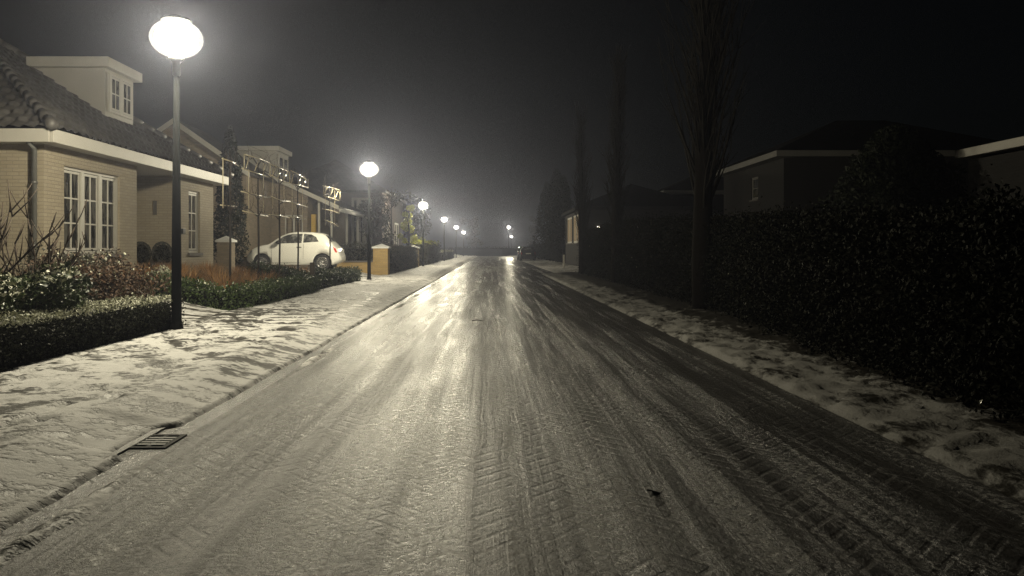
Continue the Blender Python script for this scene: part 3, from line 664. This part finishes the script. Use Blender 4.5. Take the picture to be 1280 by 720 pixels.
hedge('garden_hedge', 'dark clipped hedge between the two yellow pillars along the pavement', 'hedge', [(-4.65, 32.5, 0), (-4.65, 45.5, 0)], .7, 1.12, 16000, .06, ('grey_leaf', 'grey_leaf'), 0, z0=.12, group='dark clipped hedges')
hedge('garden_hedge', 'hedge with bright yellow-green top between the third and fourth lamps', 'hedge', [(-4.8, 49.5, 0), (-4.8, 66, 0)], .9, 1.5, 10000, .11, ('grey_leaf', 'lit_leaf'), .8, z0=.12, rag=.08, topvar=.15, group='dark clipped hedges')  # top leaves take the brighter yellow-green leaf colour
hedge('garden_hedge', 'low distant hedge beyond the fourth lamp', 'hedge', [(-4.8, 72, 0), (-4.8, 94, 0)], .8, .85, 4000, .12, ('grey_leaf', 'frost_leaf'), .6, z0=.12, group='dark clipped hedges')
hedge('far_hedge', 'dark hedge closing the far end of the street', 'hedge', [(-30, 139, 0), (30, 139, 0)], 1.2, 1.6, 5000, .2, ('dark_leaf', 'dark_leaf'), 0, z0=0)
hedge('side_hedge', 'dark hedge along right kerb beyond the side street', 'hedge', [(6.4, 58, 0), (6.6, 126, 0)], 1.2, 1.6, 7000, .16, ('dark_leaf', 'dark_leaf'), 0, z0=.05, topvar=.2, rag=.1)
def shrub(name, label, loc, r, h, n, size, mats, frost=.0, group=None, lobes=7, cat='shrub', stems=True):
    x, y, z = loc; t = thing(name, label, cat, loc, group); C = []; mi = []; tips = []
    L = [(Vector((random.gauss(0, .42)*r, random.gauss(0, .42)*r, random.uniform(.3, .82)*h)), random.uniform(.32, .55)*r) for _ in range(lobes)]
    for _ in range(n):
        c, lr = random.choice(L); d = Vector((random.gauss(0, 1), random.gauss(0, 1), random.gauss(.2, 1))).normalized()
        q = c+d*lr*(random.random()**.4)*Vector((1, 1, .8)).length/1.6
        if q.z < .02: q.z = random.uniform(.02, .2)*h
        C.append((x+q.x, y+q.y, z+q.z)); mi.append(1 if (d.z > .45 and random.random() < frost) else 0)
    MB().leaves(C, size, mi, up=.3).build('foliage', [M[mats[0]], M[mats[1]]], t)
    b = MB()
    for c, lr in L:
        for _ in range(3):
            e = c+Vector((random.gauss(0, .5), random.gauss(0, .5), random.uniform(0, .6)))*lr
            b.tube([(x+e.x*.1, y+e.y*.1, z-.03), (x+e.x*.5, y+e.y*.5, z+e.z*.55), (x+e.x, y+e.y, z+e.z)], [.012, .008, .003], 4)
    b.build('stems', M['twig'], t); return t
SG = 'shrubs in the bed of the nearest house'
shrub('evergreen_shrub', 'evergreen shrub with snow on its leaf tips at left edge of the garden bed', (-5.25, 7.9, .22), .75, .85, 5200, .065, ('ever_leaf', 'frost_leaf'), .5, SG)
shrub('evergreen_shrub', 'dark green leafy shrub hugging the hedge, right of the snow-tipped one', (-4.98, 8.0, .15), .42, .5, 2600, .055, ('ever_leaf', 'frost_leaf'), .15, SG)
shrub('variegated_shrub', 'small pale variegated shrub behind the hedge at left edge of picture', (-5.05, 7.1, .15), .4, .42, 2400, .05, ('pale_leaf', 'frost_leaf'), .4, SG)
for i, (x, y, r, h, mt, lb) in enumerate((
        (-5.45, 9.3, .6, .62, 'grey_leaf', 'dusky shrub in front of the downpipe'), (-5.9, 10.6, .75, .7, 'brown_leaf', 'brown-leaved shrub below the left half of the large window'),
        (-5.1, 9.2, .42, .42, 'grey_leaf', 'low grey-green shrub with snow flecks just behind the clipped hedge'), (-5.6, 11.2, .7, .55, 'brown_leaf', 'reddish brown shrub below the right half of the large window'),
        (-5.2, 10.3, .5, .42, 'brown_leaf', 'low brown shrub close to the foot of the nearest lamp'), (-6.6, 12.0, .7, .6, 'grey_leaf', 'dusky shrub against the bay wall'))):
    shrub('garden_shrub', lb, (x, y, gz(x, y)), r, h, 3800, .05, (mt, 'frost_leaf'), .08, SG, 9)
shrub('frosted_shrub', 'small round pale frosted plant by the driveway edge', (-6.2, 14.4, gz(-6.2, 14.4)), .3, .42, 1400, .04, ('frost_leaf', 'frost_leaf'), .3, None, 6)
def bare_bush(label, loc, h, n, spread, group):
    x, y, z = loc; t = thing('bare_shrub', label, 'shrub', loc, group); b = MB()
    for _ in range(n):
        a = random.random()*2*PI; s = random.uniform(.2, 1)*spread; p = Vector((x+random.gauss(0, .05), y+random.gauss(0, .05), z-.03)); d = Vector((math.cos(a)*s, math.sin(a)*s, 1)).normalized(); pts = [p.copy()]; hh = h*random.uniform(.65, 1.05)
        for k in range(5):
            d = (d+Vector((random.gauss(0, .12), random.gauss(0, .12), random.gauss(.02, .06)))).normalized(); p = p+d*hh/5; pts.append(p.copy())
            if k >= 1:
                for _2 in range(2):
                    e = (d+Vector((random.gauss(0, .45), random.gauss(0, .45), .2))).normalized(); l = random.uniform(.08, .3)*h
                    b.tube([p, p+e*l*.6, p+e*l+Vector((0, 0, l*.15))], [.009, .007, .004], 4)
        b.tube(pts, [.02, .017, .014, .011, .009, .006], 5)
    b.build('branches', M['twig'], t); return t
bare_bush('bare twiggy shrub standing left of the downpipe', (-6.1, 9.0, .3), 1.5, 14, .7, 'bare shrubs in front of the house')
bare_bush('bare twiggy shrub just right of the downpipe', (-6.0, 10.0, .3), 1.3, 13, .8, 'bare shrubs in front of the house')
# topiary in tall planters
for (x, y, lb) in ((-8.42, 18.35, 'dome-topped clipped box in dark planter, the left one in the entrance recess'), (-7.95, 18.45, 'dome-topped clipped box in dark planter, the right one in the entrance recess')):
    t = thing('topiary', lb, 'plant', (x, y, .36), 'clipped box plants in the entrance')
    MB().add([(x+sx*w, y+sy*w, zz) for zz, w in ((.36, .15), (.82, .19)) for sx, sy in ((-1, -1), (1, -1), (1, 1), (-1, 1))], [(3, 2, 1, 0), (4, 5, 6, 7), (0, 1, 5, 4), (1, 2, 6, 5), (2, 3, 7, 6), (3, 0, 4, 7)]).build('planter', M['pot'], t)
    C = []
    for _ in range(2600):
        dd = rng.normal(size=3); dd /= np.linalg.norm(dd); C.append((x+dd[0]*.23, y+dd[1]*.23, 1.06+dd[2]*.28))
    mm = MB(); mm.lathe([(.0, .8), (.17, .86), (.2, 1.05), (.14, 1.22), (.0, 1.28)], (x, y, 0), 12, 1); mm.leaves(C, .035, 0); mm.build('foliage', [M['grey_leaf'], M['core']], t)
# ornamental grass clumps
def grass_clump(loc, r, h, n, label, mats=('grass_blade', 'straw')):
    x, y, z = loc; m = MB()
    for _ in range(n):
        a = random.random()*2*PI; q = random.random()**.5*r*.45; b0 = Vector((x+q*math.cos(a), y+q*math.sin(a), z-.02)); d = Vector((math.cos(a), math.sin(a), 0)); a2 = a+random.gauss(0, .8); d = Vector((math.cos(a2), math.sin(a2), 0))
        L = h*random.uniform(.6, 1.1); s = random.uniform(.15, 1)*r; w = Vector((-d.y, d.x, 0))*random.uniform(.003, .006)
        p1 = b0+Vector((0, 0, L*.55))+d*s*.3; p2 = b0+Vector((0, 0, L*random.uniform(.75, 1)))+d*s
        m.add([b0-w, b0+w, p1+w, p1-w, p2], [(0, 1, 2, 3), (3, 2, 4)], 0 if random.random() < .72 else 1)
    o = m.build('grass_clump', [M[mats[0]], M[mats[1]]]); return tag(o, label, 'grass clump', 'dry orange-brown grass clumps')
gl = 'dry orange-brown grass clump in the bed behind the corner hedge'
for i in range(17):
    x = -7.3+2.3*((i*.618) % 1); y = 14.6+3.6*i/17; grass_clump((x, y, gz(x, y)), .42, .55, 420, gl)
for i in range(7):
    x = -6.9+1.5*((i*.618) % 1); y = 21.2+3.2*i/7; grass_clump((x, y, gz(x, y)), .42, .38, 300, 'dry brown grass clump right in front of the white car')
# trained lime trees on bamboo frames
def trained_tree(loc, half0, half1, label):
    x, y, z = loc; t = thing('trained_tree', label, 'tree', loc, 'trained trees on bamboo frames')
    MB().tube([(x, y, z-.05), (x+.01, y+.01, z+1.2), (x, y-.01, z+2.2), (x, y, z+3.05)], [.026, .023, .018, .011], 8).build('trunk', M['bark'], t)
    tiers = (2.03-.15, 2.42-.15, 2.93-.15, 3.2-.15); c = MB(); tw = MB()
    for k, zz in enumerate(tiers):
        if half0 < .6 and k in (1, 3): continue
        a = Vector((x+random.gauss(0, .03), y-half0, z+zz+random.gauss(0, .03))); b = Vector((x+random.gauss(0, .03), y+half1, z+zz+random.gauss(0, .03)))
        c.tube([a, (a+b)/2+Vector((.02, 0, random.gauss(0, .02))), b], .013, 8)
        # tied side branches
        for s in (-half0, half1):
            pts = [Vector((x, y, z+zz-.12))]+[Vector((x+.03*random.gauss(0, 1), y+s*q, z+zz+.03*random.gauss(0, 1))) for q in (.25, .5, .75, .95)]
            tw.tube(pts, [.016, .013, .011, .008, .005], 5)
            for q in range(4):
                py = y+s*random.uniform(.15, .95); l = random.uniform(.15, .4)
                tw.tube([(x, py, z+zz), (x+random.gauss(0, .05), py+random.gauss(0, .06), z+zz+l*.6), (x+random.gauss(0, .1), py+random.gauss(0, .12), z+zz+l)], [.006, .004, .002], 4)
    n = 3 if half0+half1 > 1.2 else 0
    for q in range(n):
        y0 = y-half0+(half0+half1)*(q+random.uniform(0, .3))/n; y1 = y-half0+(half0+half1)*(q+random.uniform(.5, .9))/n
        c.tube([(x+.015, y0, z+tiers[2]), (x+.015, y1, z+tiers[3])], .010, 6)
    if half0 < .6: c.tube([(x+.02, y-half0, z+tiers[0]-.05), (x+.02, y-half0, z+tiers[2]+.05)], .01, 5); tw.tube([(x+.02, y, z+tiers[0]-.15), (x+.02, y, z+tiers[2])], .008, 5)
    else: c.tube([(x+.02, y-half0, z+tiers[2]-.02), (x+.02, y-half0, z+tiers[3]+.02)], .01, 5); c.tube([(x+.02, y+half1, z+tiers[2]), (x+.02, y+half1+.03, z+tiers[3]+.02)], .01, 5)
    for q in ((-half0*.6, half1*.55) if half0 > .6 else ()): c.tube([(x-.015, y+q, z+tiers[0]-.1), (x-.015, y+q, z+tiers[3]+.05)], .007, 5)
    c.build('bamboo_frame', M['bamboo'], t); tw.build('branches', M['twig'], t); return t
tz = .14
trained_tree((-5.3, 15.5, tz), .45, .5, 'trained tree on cane frame nearest the house, left of the others')
trained_tree((-5.3, 17.4, tz), 1.05, .85, 'trained tree with four cane tiers in front of the car bonnet')
trained_tree((-5.3, 19.15, tz), .85, .9, 'trained tree with four cane tiers in front of the car door')
trained_tree((-5.3, 21.0, tz), .9, 1.1, 'trained tree with cane tiers in front of the rear side window of the car')
trained_tree((-5.3, 25.2, tz), 1.0, 1.6, 'trained tree with pale cane frame at the rear of the white car')
# bare poplars
def poplar(loc, h, spread, label, n=90):
    x, y, z = loc; t = thing('poplar_tree', label, 'tree', loc, 'bare poplars along the tall hedge'); tr = MB(); p = Vector((x, y, z-.1)); pts = [p.copy()]; ax = []
    for k in range(12):
        p = p+Vector((random.gauss(0, .035), random.gauss(0, .035), h/12)); pts.append(p.copy())
    rad = [.19*(1-k/12.8)+.01 for k in range(13)]; tr.tube(pts, rad, 9); tr.build('trunk', M['poplar_bark'], t); b = MB()
    for i in range(n):
        u = random.uniform(.14, .93); f_ = u*12; k = int(f_); q = pts[k].lerp(pts[min(12, k+1)], f_-k); a = random.random()*2*PI; l = h*random.uniform(.1, .24)*(1.15-u*.6)
        d = Vector((math.cos(a)*spread, math.sin(a)*spread, 1)).normalized(); bp = [q.copy()]
        for s in range(5):
            d = (d+Vector((random.gauss(0, .07), random.gauss(0, .07), .13))).normalized(); q = q+d*l/5; bp.append(q.copy())
            for _ in range(2):
                e = (d+Vector((random.gauss(0, .4), random.gauss(0, .4), .25))).normalized(); ll = l*random.uniform(.12, .35); b.tube([q, q+e*ll*.5, q+e*ll+Vector((0, 0, ll*.12))], [.009, .007, .004], 3, cap=False)
        b.tube(bp, [.045*(1.1-u), .036*(1.1-u), .026*(1.1-u), .016*(1.1-u)+.004, .008, .004], 4, cap=False)
    b.build('crown', M['bark_pale'], t); return t
poplar((3.86, 13.7, .1), 11.0, .34, 'tall bare poplar nearest the camera, its trunk standing at the hedge foot', 210)
poplar((4.1, 24.5, .1), 7.2, .34, 'bare poplar second along the hedge, middle of the row', 170)
poplar((4.05, 33.0, .1), 7.0, .34, 'bare poplar at the far end of the tall hedge by the side street', 170)
def conifer(loc, r, h, n, label, group, size=.13, name='conifer'):
    x, y, z = loc; t = thing(name, label, 'tree', loc, group); C = []
    for _ in range(n):
        u = random.random()**.8; a = random.random()*2*PI; prof = r*(1-u)**.55*(.55+.45*min(1, u*6)); wob = 1+.35*fn(a*2+x, u*7+y, 1.0)
        q = prof*wob*(random.random()**.35); C.append((x+q*math.cos(a), y+q*math.sin(a), z+.15+u*h))
    MB().leaves(C, size, 0, asp=.4).build('crown', M['needle'], t); MB().tube([(x, y, z-.1), (x, y, z+h*.9)], [.11, .02], 7).build('trunk', M['bark'], t); return t
conifer((-9.05, 26.5, .4), .7, 4.9, 7000, 'dark columnar conifer between the nearest house and the car', 'dark conifers')
for x, y, r, h, lb in ((5.9, 61, 1.4, 6.9, 'dark columnar conifer just beyond the corner house, nearest of the row'), (6.0, 68, 1.6, 8.2, 'dark columnar conifer in the middle of the row beyond the corner house'), (5.8, 77, 1.5, 7.8, 'dark columnar conifer, farthest of the row beyond the corner house')):
    conifer((x, y, .05), r, h, 7000, lb, 'dark conifers', .2)
conifer((9.4, 17.6, .15), 2.2, 3.7, 12000, 'broad black evergreen tree left of the flat-roofed garage', 'dark conifers', .14)
# leafy tree lit by the third lamp, pollards by the dark house
def leafy(loc, r, h, h0, n, size, mat, label, group=None, name='garden_tree', lobes=12):
    x, y, z = loc; t = thing(name, label, 'tree', loc, group); L = [(Vector((random.gauss(0, .45)*r, random.gauss(0, .45)*r, h0+(h-h0)*random.random())), r*random.uniform(.3, .55)) for _ in range(lobes)]; C = []; tr = MB()
    tr.tube([(x, y, z-.1), (x+.03, y, z+h0), (x, y, z+h*.9)], [.09, .07, .02], 8)
    for c, lr in L:
        tr.tube([(x, y, z+max(.3, c.z-.6)), (x+c.x*.6, y+c.y*.6, z+c.z-.15), (x+c.x, y+c.y, z+c.z)], [.03, .018, .006], 5)
        for _ in range(n//lobes):
            d = rng.normal(size=3); d /= np.linalg.norm(d); q = lr*random.random()**.45; C.append((x+c.x+d[0]*q, y+c.y+d[1]*q, z+c.z+d[2]*q))
    if mat: MB().leaves(C, size, 0).build('crown', M[mat], t)
    tr.build('trunk', M['bark'], t); return t
leafy((-4.95, 46.6, .12), .5, 3.6, 1.0, 3800, .11, 'lit_leaf', 'small tree with yellow-green leaves lit by the third lamp')
leafy((-6.1, 40, .2), .8, 4.0, 1.6, 2600, .1, 'grey_leaf', 'dark round garden tree in front of the dark brick house', 'dark garden trees by the dark house')
leafy((-5.7, 44, .2), .9, 4.2, 1.4, 2800, .1, 'grey_leaf', 'dark garden tree left of the yellow-green leaved one', 'dark garden trees by the dark house')
for i, (x, y, h, lb) in enumerate(((-7.5, 62, 5.5, 'dim tree in the haze behind the fourth lamp'), (-8.5, 84, 6, 'dim tree in the haze behind the fifth lamp'), (-3, 146, 7, 'faint tree left of the far street end'), (9, 148, 7.5, 'faint tree at right behind the far street end'))):
    leafy((x, y, .1), 1.7, h, 1.6, 3000, .22, 'grey_leaf', lb, 'dim distant trees', lobes=16)
# ------------------------------------------------------------------ small hatchback car (nose at -x)
def interp(tab, x):
    for (a, b), (c, d) in zip(tab, tab[1:]):
        if x <= c: t = (x-a)/(c-a) if c > a else 0; return b+(d-b)*min(1, max(0, t))
    return tab[-1][1]
ZT = [(0, .56), (.05, .66), (.17, .78), (.36, .89), (.56, .95), (.86, 1.0), (1.1, 1.17), (1.35, 1.33), (1.63, 1.43), (1.93, 1.47), (2.48, 1.455), (2.85, 1.41), (3.02, 1.33), (3.14, 1.18), (3.3, 1.0), (3.44, .86), (3.53, .7), (3.58, .55)]
WW = [(0, .5), (.08, .6), (.25, .72), (.6, .79), (1.2, .812), (2.4, .812), (3.0, .79), (3.3, .74), (3.5, .66), (3.58, .58)]
ZB = [(0, .54), (.17, .72), (.36, .83), (.56, .89), (.86, .94), (1.0, .97), (3.0, 1.06), (3.14, 1.04), (3.3, .94), (3.44, .82), (3.58, .53)]
WR = [(0, .4), (.56, .62), (.86, .68), (1.1, .64), (1.4, .585), (2.4, .575), (2.9, .54), (3.14, .56), (3.3, .58), (3.58, .5)]
BOT = [(0, .32), (.3, .2), (3.3, .2), (3.58, .34)]
def car_sec(x):
    w = interp(WW, x); zt = interp(ZT, x); zb = min(interp(ZB, x), zt-.015); wr = min(interp(WR, x), w-.03); b = interp(BOT, x); zr = zt-min(.05, (zt-zb)*.35); zm = b+(zb-b)*.42
    return [(w-.07, b), (w-.015, b+.07), (w, zm), (w-.004, zm+(zb-zm)*.55), (w-.03, zb), ((w-.03)*.35+wr*.65, zb+(zr-zb)*.7), (wr, zr), (wr*.82, zt-.012), (wr*.45, zt-.003), (0, zt)]
def side_y(x, z):
    s = car_sec(x)
    for (a, b), (c, d) in zip(s, s[1:]):
        if z <= d and d > b: return a+(c-a)*max(0, min(1, (z-b)/(d-b)))
    return 0
def patch(m, poly, off, sgn, mi=0):   # polygon (x,z) laid on the car side
    bm = bmesh.new(); vs = [bm.verts.new((x, 0, z)) for x, z in poly]; bm.faces.new(vs)
    bmesh.ops.triangulate(bm, faces=bm.faces[:]); bmesh.ops.subdivide_edges(bm, edges=bm.edges[:], cuts=2, use_grid_fill=True); bm.verts.index_update()
    m.add([(v.co.x, sgn*(side_y(v.co.x, v.co.z)+off), v.co.z) for v in bm.verts], [[v.index for v in f.verts] for f in bm.faces], mi, True); bm.free()
def make_car(label, paint, loc, group=None):
    t = thing('parked_car', label, 'car', (0, 0, 0), group)
    st = [3.58*i/54 for i in range(55)]; ring = []; m = MB(); n = None; vs = []; fs = []
    for x in st:
        s = car_sec(x); full = [(y, z) for y, z in s]+[(-y, z) for y, z in reversed(s[:-1])]; n = len(full); vs += [(x, y, z) for y, z in full]
    for i in range(54):
        for j in range(n): j2 = (j+1) % n; fs.append((i*n+j, i*n+j2, (i+1)*n+j2, (i+1)*n+j))
    fs.append(tuple(range(n-1, -1, -1))); fs.append(tuple(54*n+j for j in range(n)))
    m.add(vs, fs, 0, True); body = m.build('body', [M[paint], M['black']], t)
    bm = bmesh.new(); bm.from_mesh(body.data); bmesh.ops.recalc_face_normals(bm, faces=bm.faces[:]); bm.to_mesh(body.data); bm.free()
    cut = MB()
    for xc in (.66, 2.94):
        for s in (-1, 1):
            b = len(cut.v); nn = 28; ring_ = [(xc+.345*math.cos(2*PI*k/nn), .30+.345*math.sin(2*PI*k/nn)) for k in range(nn)]
            cut.add([(a_, s*.55, c_) for a_, c_ in ring_]+[(a_, s*1.0, c_) for a_, c_ in ring_], [tuple(range(nn)), tuple(range(2*nn-1, nn-1, -1))]+[(k, (k+1) % nn, nn+(k+1) % nn, nn+k) for k in range(nn)], 0)
    co = cut.build('cutter', M['black']); bm = bmesh.new(); bm.from_mesh(co.data); bmesh.ops.recalc_face_normals(bm, faces=bm.faces[:]); bm.to_mesh(co.data); bm.free()
    md = body.modifiers.new('arch', 'BOOLEAN'); md.object = co; md.operation = 'DIFFERENCE'; md.solver = 'EXACT'
    dg = bpy.context.evaluated_depsgraph_get(); me = bpy.data.meshes.new_from_object(body.evaluated_get(dg)); body.modifiers.clear(); body.data = me; bpy.data.objects.remove(co)
    for p_ in me.polygons:
        if abs(p_.center.y) < .56 and p_.center.z < .62 and abs(p_.normal.y) > .9: p_.material_index = len(me.materials)-1
    for s in (-1, 1):
        g = MB(); patch(g, [(1.06, 1.005), (1.2, 1.10), (1.42, 1.27), (1.6, 1.345), (1.8, 1.375), (2.16, 1.38), (2.16, 1.035)], .006, s); g.build('side_window', M['carglass'], t)
        g = MB(); patch(g, [(2.22, 1.04), (2.22, 1.378), (2.5, 1.355), (2.68, 1.26), (2.8, 1.085)], .006, s); g.build('quarter_window', M['carglass'], t)
        g = MB(); patch(g, [(3.36, .8), (3.33, .94), (3.42, .84), (3.49, .68), (3.44, .66)], .008, s); g.build('tail_lamp', M['redlight'], t)
        g = MB(); patch(g, [(.13, .58), (.12, .66), (.22, .74), (.33, .74), (.28, .6)], .008, s); g.build('headlamp', M['clearlamp'], t)
        g = MB()
        for poly in ([(1.02, .3), (1.03, .96), (1.038, .96), (1.028, .3)], [(2.22, .42), (2.235, 1.0), (2.243, 1.0), (2.228, .42)], [(1.02, .292), (2.1, .292), (2.1, .3), (1.02, .3)]): patch(g, poly, .004, s)
        d = g.build('door_seam', M['black'], t)
        g = MB(); yb = side_y(2.05, .87); g.bbox(1.98, 2.16, min(s*yb, s*(yb+.03)), max(s*yb, s*(yb+.03)), .855, .885, .008); g.build('door_handle', M['black'], t)
        g = MB(); g.tube([(1.3, s*.76, 1.0), (1.3, s*.86, 1.03)], .02, 8)
        b = len(g.v); pr = []
        for k in range(7): a_ = -PI/2+PI*k/6; pr.append((.085*math.cos(a_), .075*math.sin(a_)))
        g.lathe(pr, (1.3, s*.9, 1.05), 12); g.build('door_mirror', [M['black']], t)
        for xc in (.66, 2.94):
            yo = s*.70
            w = MB(); prof = [(.2, -.085), (.27, -.09), (.292, -.07), (.295, 0), (.292, .07), (.27, .09), (.2, .085)]; w.lathe(prof, (xc, yo, .295), 28, axis='y'); wo = w.build('wheel', M['tyre'], t)
            rmb = MB(); rmb.lathe([(.205, .088*s), (.195, .095*s), (.18, .06*s), (.18, 0)], (xc, yo, .295), 24, axis='y'); rmb.lathe([(.05, .07*s), (.045, .09*s), (0, .092*s)], (xc, yo, .295), 12, axis='y')
            for k in range(14):
                a_ = 2*PI*k/14; rmb.tube([(xc+.04*math.cos(a_), yo+s*.075, .295+.04*math.sin(a_)), (xc+.19*math.cos(a_), yo+s*.08, .295+.19*math.sin(a_))], .011, 5)
            rmb.build('rim', M['rim'], wo)
            db = MB(); db.lathe([(.182, .0), (.0, .0)], (xc, yo+s*.02, .295), 20, axis='y'); db.build('brake_disc', M['black'], wo)
    def screen(x0, x1, fr, name):
        g = MB(); N = 8; vs = []
        for i in range(N+1):
            x = x0+(x1-x0)*i/N; s = car_sec(x); up = [(s[6][0]*fr, s[6][1])] + [(s[7][0]*fr, s[7][1]), (s[8][0]*fr, s[8][1]), (0, s[9][1]), (-s[8][0]*fr, s[8][1]), (-s[7][0]*fr, s[7][1]), (-s[6][0]*fr, s[6][1])]
            vs += [(x+(.004 if x > 2 else -.004), y, z+.006) for y, z in up]
        g.add(vs, [(i*7+j, i*7+j+1, (i+1)*7+j+1, (i+1)*7+j) for i in range(N) for j in range(6)], 0, True); g.build(name, M['carglass'], t)
    screen(.93, 1.42, .93, 'windscreen'); screen(3.0, 3.22, .9, 'rear_window')
    g = MB(); g.bbox(3.55, 3.6, -.45, .45, .36, .5, .015); g.build('rear_bumper', M[paint], t)
    g = MB(); g.bbox(3.56, 3.575, -.26, .26, .7, .8, .004); g.build('number_plate', M['paint'], t)
    t.location = loc; return t
car = make_car('small cream-white hatchback parked on the driveway behind the trained trees', 'carpaint', (-9.28, 29.55, .37))
car2 = dup(car, (3.9, 80, .0), 'dark parked car with glinting screen on right side, far down the road', -PI/2)
car3 = dup(car, (3.9, 88, .0), 'dark parked car just beyond the other, far down the road at right', -PI/2)
for c in (car2, car3):
    c['group'] = 'dark cars parked far down the road'
    for ch in c.children:
        if ch.name.split('.')[0] in ('body', 'rear_bumper'): ch.data = ch.data.copy(); ch.data.materials[0] = M['carpaint_dark']
# ------------------------------------------------------------------ street details
DG = thing('drain_grate', 'iron slotted gutter drain at the left kerb', 'drain', (-2.0, 4.5, .0))
g = MB()
x0, x1, y0, y1 = -2.1, -1.87, 4.38, 4.7
g.box(x0, x1, y0, y0+.03, .0, .009); g.box(x0, x1, y1-.03, y1, .0, .009); g.box(x0, x0+.03, y0+.03, y1-.03, .0, .009); g.box(x1-.03, x1, y0+.03, y1-.03, .0, .009); g.box((x0+x1)/2-.012, (x0+x1)/2+.012, y0+.03, y1-.03, .0, .008)
g.build('frame', M['iron'], DG); 
for k in range(1, 5):
    yy = y0+.03+(y1-y0-.06)*k/5; bb = MB(); bb.bbox(x0+.032, x1-.032, yy-.015, yy+.015, .0, .009, .002); bb.build('bar', M['frostiron'], DG)
g = MB(); g.quad((x0+.03, y0+.03, .004), (x1-.03, y0+.03, .004), (x1-.03, y1-.03, .004), (x0+.03, y1-.03, .004)); g.build('slot_shade', M['core'], DG)  # flat near-black sheet painting the shade between the bars
o = MB().bbox(-4.62, -4.5, 19.52, 19.64, .05, .82, .012).build('wooden_post', M['wood']); tag(o, 'short dark wooden post at the pavement edge between two low hedges', 'post')
o = MB().bbox(4.35, 4.47, 45.0, 45.12, .0, .85, .02).build('bollard', M['paint_dim']); tag(o, 'pale short bollard at the corner of the side street', 'bollard')
lf = MB(); lf.add([(.78+.035*math.cos(a_)*(1+.3*math.sin(3*a_)), 3.58+.03*math.sin(a_), .012+.012*math.sin(2*a_+1)) for a_ in [2*PI*k/12 for k in range(12)]], [tuple(range(12))]); tag(lf.build('dead_leaf', M['pillow']), 'single dark dead leaf lying on the icy road', 'leaf')
o = MB().tube([(-.28, 12.1, .02), (-.2, 12.15, .03), (-.13, 12.12, .02), (-.08, 12.25, .018)], [.01, .009, .007, .004], 5).build('fallen_twig', M['bark']); tag(o, 'fallen twig lying on the middle of the icy road', 'twig')
# ------------------------------------------------------------------ haze, sky, light, camera
hz = MB(); hz.box(-175, 175, -35, 325, -1.3, 13.5); hz = hz.build('haze', [], kind='stuff')
hm = bpy.data.materials.new('haze'); hm.use_nodes = True; nt = hm.node_tree; nt.nodes.clear(); out = nt.nodes.new('ShaderNodeOutputMaterial'); pv = nt.nodes.new('ShaderNodeVolumePrincipled')
pv.inputs['Color'].default_value = (.71, .76, 1.0, 1); pv.inputs['Density'].default_value = .0025; pv.inputs['Anisotropy'].default_value = .78
nt.links.new(pv.outputs[0], out.inputs['Volume']); hz.data.materials.append(hm)
w = bpy.data.worlds.new('World'); sc.world = w; w.use_nodes = True; nt = w.node_tree; bg = nt.nodes['Background']; sky = nt.nodes.new('ShaderNodeTexSky'); sky.sky_type = 'NISHITA'; sky.sun_disc = False
sky.sun_elevation = R(12); sky.sun_rotation = R(200); nt.links.new(sky.outputs[0], bg.inputs[0]); bg.inputs[1].default_value = .00025
sl = bpy.data.lights.new('moonlight', 'SUN'); sl.energy = .004; sl.angle = R(10); sl.color = (1, .95, .9); so = bpy.data.objects.new('moonlight', sl); COL.objects.link(so); so.rotation_euler = (R(50), 0, R(-160))
cd = bpy.data.cameras.new('camera'); cam = bpy.data.objects.new('camera', cd); COL.objects.link(cam); cam.location = (0, 0, 1.15); cam.rotation_euler = (R(90), 0, 0); cd.shift_x = 28/1280; cd.shift_y = -48/1280; cd.sensor_width = 36; cd.lens = 950/1280*36; cd.clip_end = 1000; cd.clip_start = .05; sc.camera = cam
sc.view_settings.view_transform = 'Standard'; sc.view_settings.look = 'None'; sc.view_settings.exposure = 0; sc.view_settings.gamma = 1; sc.view_settings.use_curve_mapping = False
cy = sc.cycles; cy.max_bounces = 5; cy.diffuse_bounces = 2; cy.glossy_bounces = 2; cy.transmission_bounces = 2; cy.volume_bounces = 0; cy.transparent_max_bounces = 12; cy.sample_clamp_indirect = 4; cy.sample_clamp_direct = 0
cy.use_denoising = True; cy.denoising_input_passes = 'RGB_ALBEDO_NORMAL'; cy.denoising_prefilter = 'NONE'
